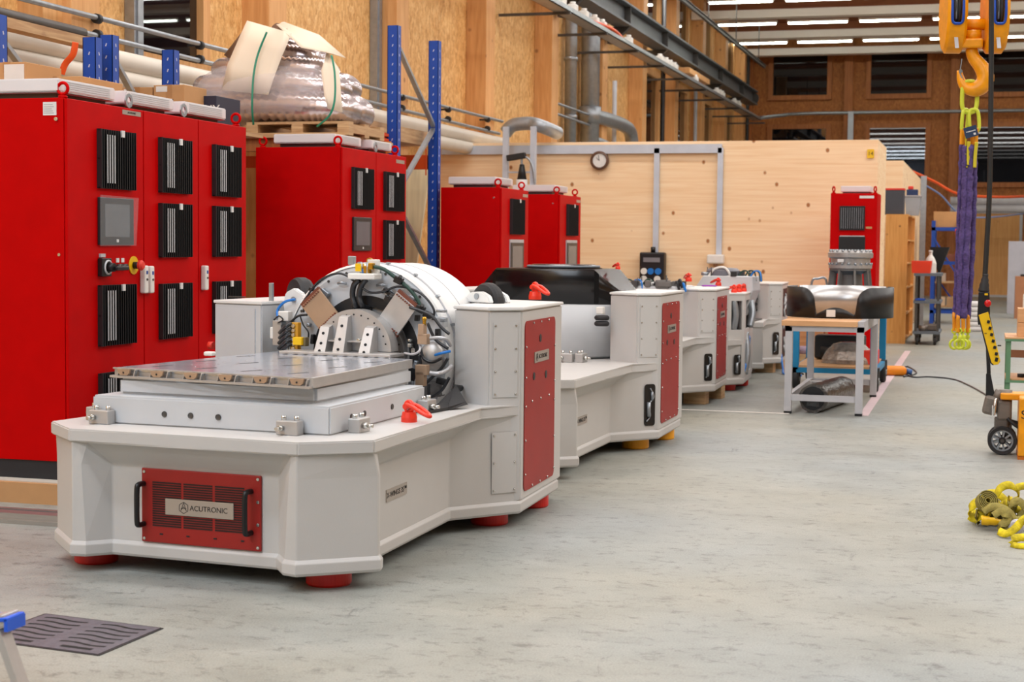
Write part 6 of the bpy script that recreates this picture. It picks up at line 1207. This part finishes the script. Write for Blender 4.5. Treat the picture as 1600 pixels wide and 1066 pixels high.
q = Vector(SP(1542, 784, 8.38)); o = MB()
for k in range(5): o.lathe(q, [(.012+k*.009, -.024), (.017+k*.009, -.024), (.017+k*.009, .024), (.012+k*.009, .024), (.012+k*.009, -.024)], (.35, -1, .5), 28)
o.build('coiled_strap', STRAPO, sp)
q = Vector(SP(1548, 814, 8.3)); o = MB().tube([q+Vector((-.045, 0, .0)), q+Vector((-.03, 0, .0)), q+Vector((.05, 0, -.004))], [.022, .026, .024, .02, .014], seg=14, flat=(1, 1)).build('yellow_sleeve', mat('glossy_yellow', (240, 190, 20), .35), sp)
rnd2 = random.Random(8)
for k in range(18):
    x = 1530+(k%9)*10; y = 814-rnd2.uniform(0, 26); p = [SP(x+rnd2.uniform(-12, 12), y+rnd2.uniform(-10, 12), 8.45+rnd2.uniform(-.1, .15)) for _ in range(5)]; strip(p, .045, rnd2.choice([STRAPY, STRAPO]), 'strap_loop', sp)
q = at(1597, 834, Z=0); gd = empty('grey_roller', (q.x-.03, q.y-.04, .037), 0, 'grey plastic roller lying beside the yellow straps', 'roller'); MB().lathe((0, 0, 0), [(0, -.03), (.03, -.03), (.037, -.024), (.037, .024), (.03, .03), (0, .03)], (.2, 1, 0), 32).build('roller', mat('pale_grey_plastic', (196, 194, 204), .4), gd); MB().cyl((-.006, -.033, 0), (0, -.028, 0), .014).build('hub', TGREY, gd)
q = at(1592, 856, Z=0); st2 = empty('strap_end', (q.x, q.y, 0), 0, 'loose yellow strap end curled on the floor below the strap pile', 'strap'); 
strip([(-.035, 0, .01), (-.02, .03, .035), (.03, .05, .04), (.09, .05, .03)], .04, STRAPY, 'strap', st2); strip([(-.035, 0, .01), (0, -.03, .012), (.05, -.03, .015), (.1, -.02, .02)], .035, STRAPY, 'strap', st2)
# ------------------------------------------------ floor grate and ladder
g = [(-3.25, 4.85), (-2.843, 4.764), (-2.827, 5.162), (-3.334, 5.223)]
A, B, C_, D_ = [Vector((x, y, 0)) for x, y in (tuple(at(12, 1000, Z=0))[:2], tuple(at(153, 1024, Z=0))[:2], tuple(at(250, 983, Z=0))[:2], tuple(at(72, 961, Z=0))[:2])]
A = B+(D_-C_)*1.0
def G(u, v): p = A*(1-u)*(1-v)+B*u*(1-v)+C_*u*v+D_*(1-u)*v; return (p.x, p.y)
ga = empty('floor_grate', (0, 0, 0), 0, 'square cast iron drain grate set in the floor at lower left', 'grate')
pl_ = MB().prism([G(0, 0), G(1, 0), G(1, 1), G(0, 1)], 0, .004, bev=0).build('plate', mat('cast_iron', (104, 100, 108), .55, .3, var=.15, vs=30, bump=.3, bs=120), ga)
fr_ = MB()
for a, b in (((-.015, -.015), (1.015, -.015)), ((1.015, -.015), (1.015, 1.015)), ((1.015, 1.015), (-.015, 1.015)), ((-.015, 1.015), (-.015, -.015))): fr_.bar((*G(*a), .001), (*G(*b), .001), .008, .003)
fr_.build('frame', BLKM, ga)
s_ = MB()
for c in range(2):
    for k in range(7):
        v = .1+k*.13; u0, u1 = (.06, .44) if c == 0 else (.56, .94)
        if k == 0: u0 += .08; u1 -= .04
        n = 10; amp = 0 if k == 0 else .022; wd = .03 if k == 0 else .020; up = []; dn = []
        for i in range(n+1): u = u0+(u1-u0)*i/n; vv = v+amp*math.sin((u-u0)/(u1-u0)*math.pi*2); up.append((*G(u, vv+wd), .0043)); dn.append((*G(u, vv-wd), .0043))
        V = [s_.bm.verts.new(p) for p in up]; Wv = [s_.bm.verts.new(p) for p in dn]
        for i in range(n): s_.bm.faces.new((V[i], V[i+1], Wv[i+1], Wv[i]))
s_.build('slot', mat('grate_gap', (8, 8, 9), .8), pl_)
LY = 4.0
def LD(x, y, Y=LY): return at(x, y, Y=Y)
lo = LD(0, 1000); ld = empty('step_ladder', (lo.x, LY, 0), 0, 'corner of an aluminium step ladder with a blue cap at the lower left', 'ladder')
a = LD(2, 982); b = LD(34, 1075); e = (b-a).normalized(); k = -(a.z)/e.z if e.z else 1; foot = a+e*k
MB().bar((a.x-lo.x, 0, a.z), (foot.x-lo.x, 0, 0), .05, .022, up=(1, 0, .4)).build('rail', ALU2, ld)
MB().box((a.x-lo.x-.05, .02, a.z+.01), (.15, .08, .035), Euler((0, -.25, 0)), .004).bb((a.x-lo.x-.4, .0, a.z-.02), (a.x-lo.x-.05, .1, a.z+.01)).build('top_step', ALU2, ld); q = LD(12, 967); MB().box((q.x-lo.x-.03, .02, q.z-.002), (.09, .09, .012), Euler((0, -.1, 0)), .003).box((q.x-lo.x+.01, .02, q.z-.015), (.012, .09, .035)).build('blue_cap', mat('blue_cap', (20, 90, 220), .4), ld)
MB().bar((a.x-lo.x-.5, .0, a.z), (a.x-lo.x-.9, 0, 0), .05, .022).build('rear_rail', ALU2, ld)
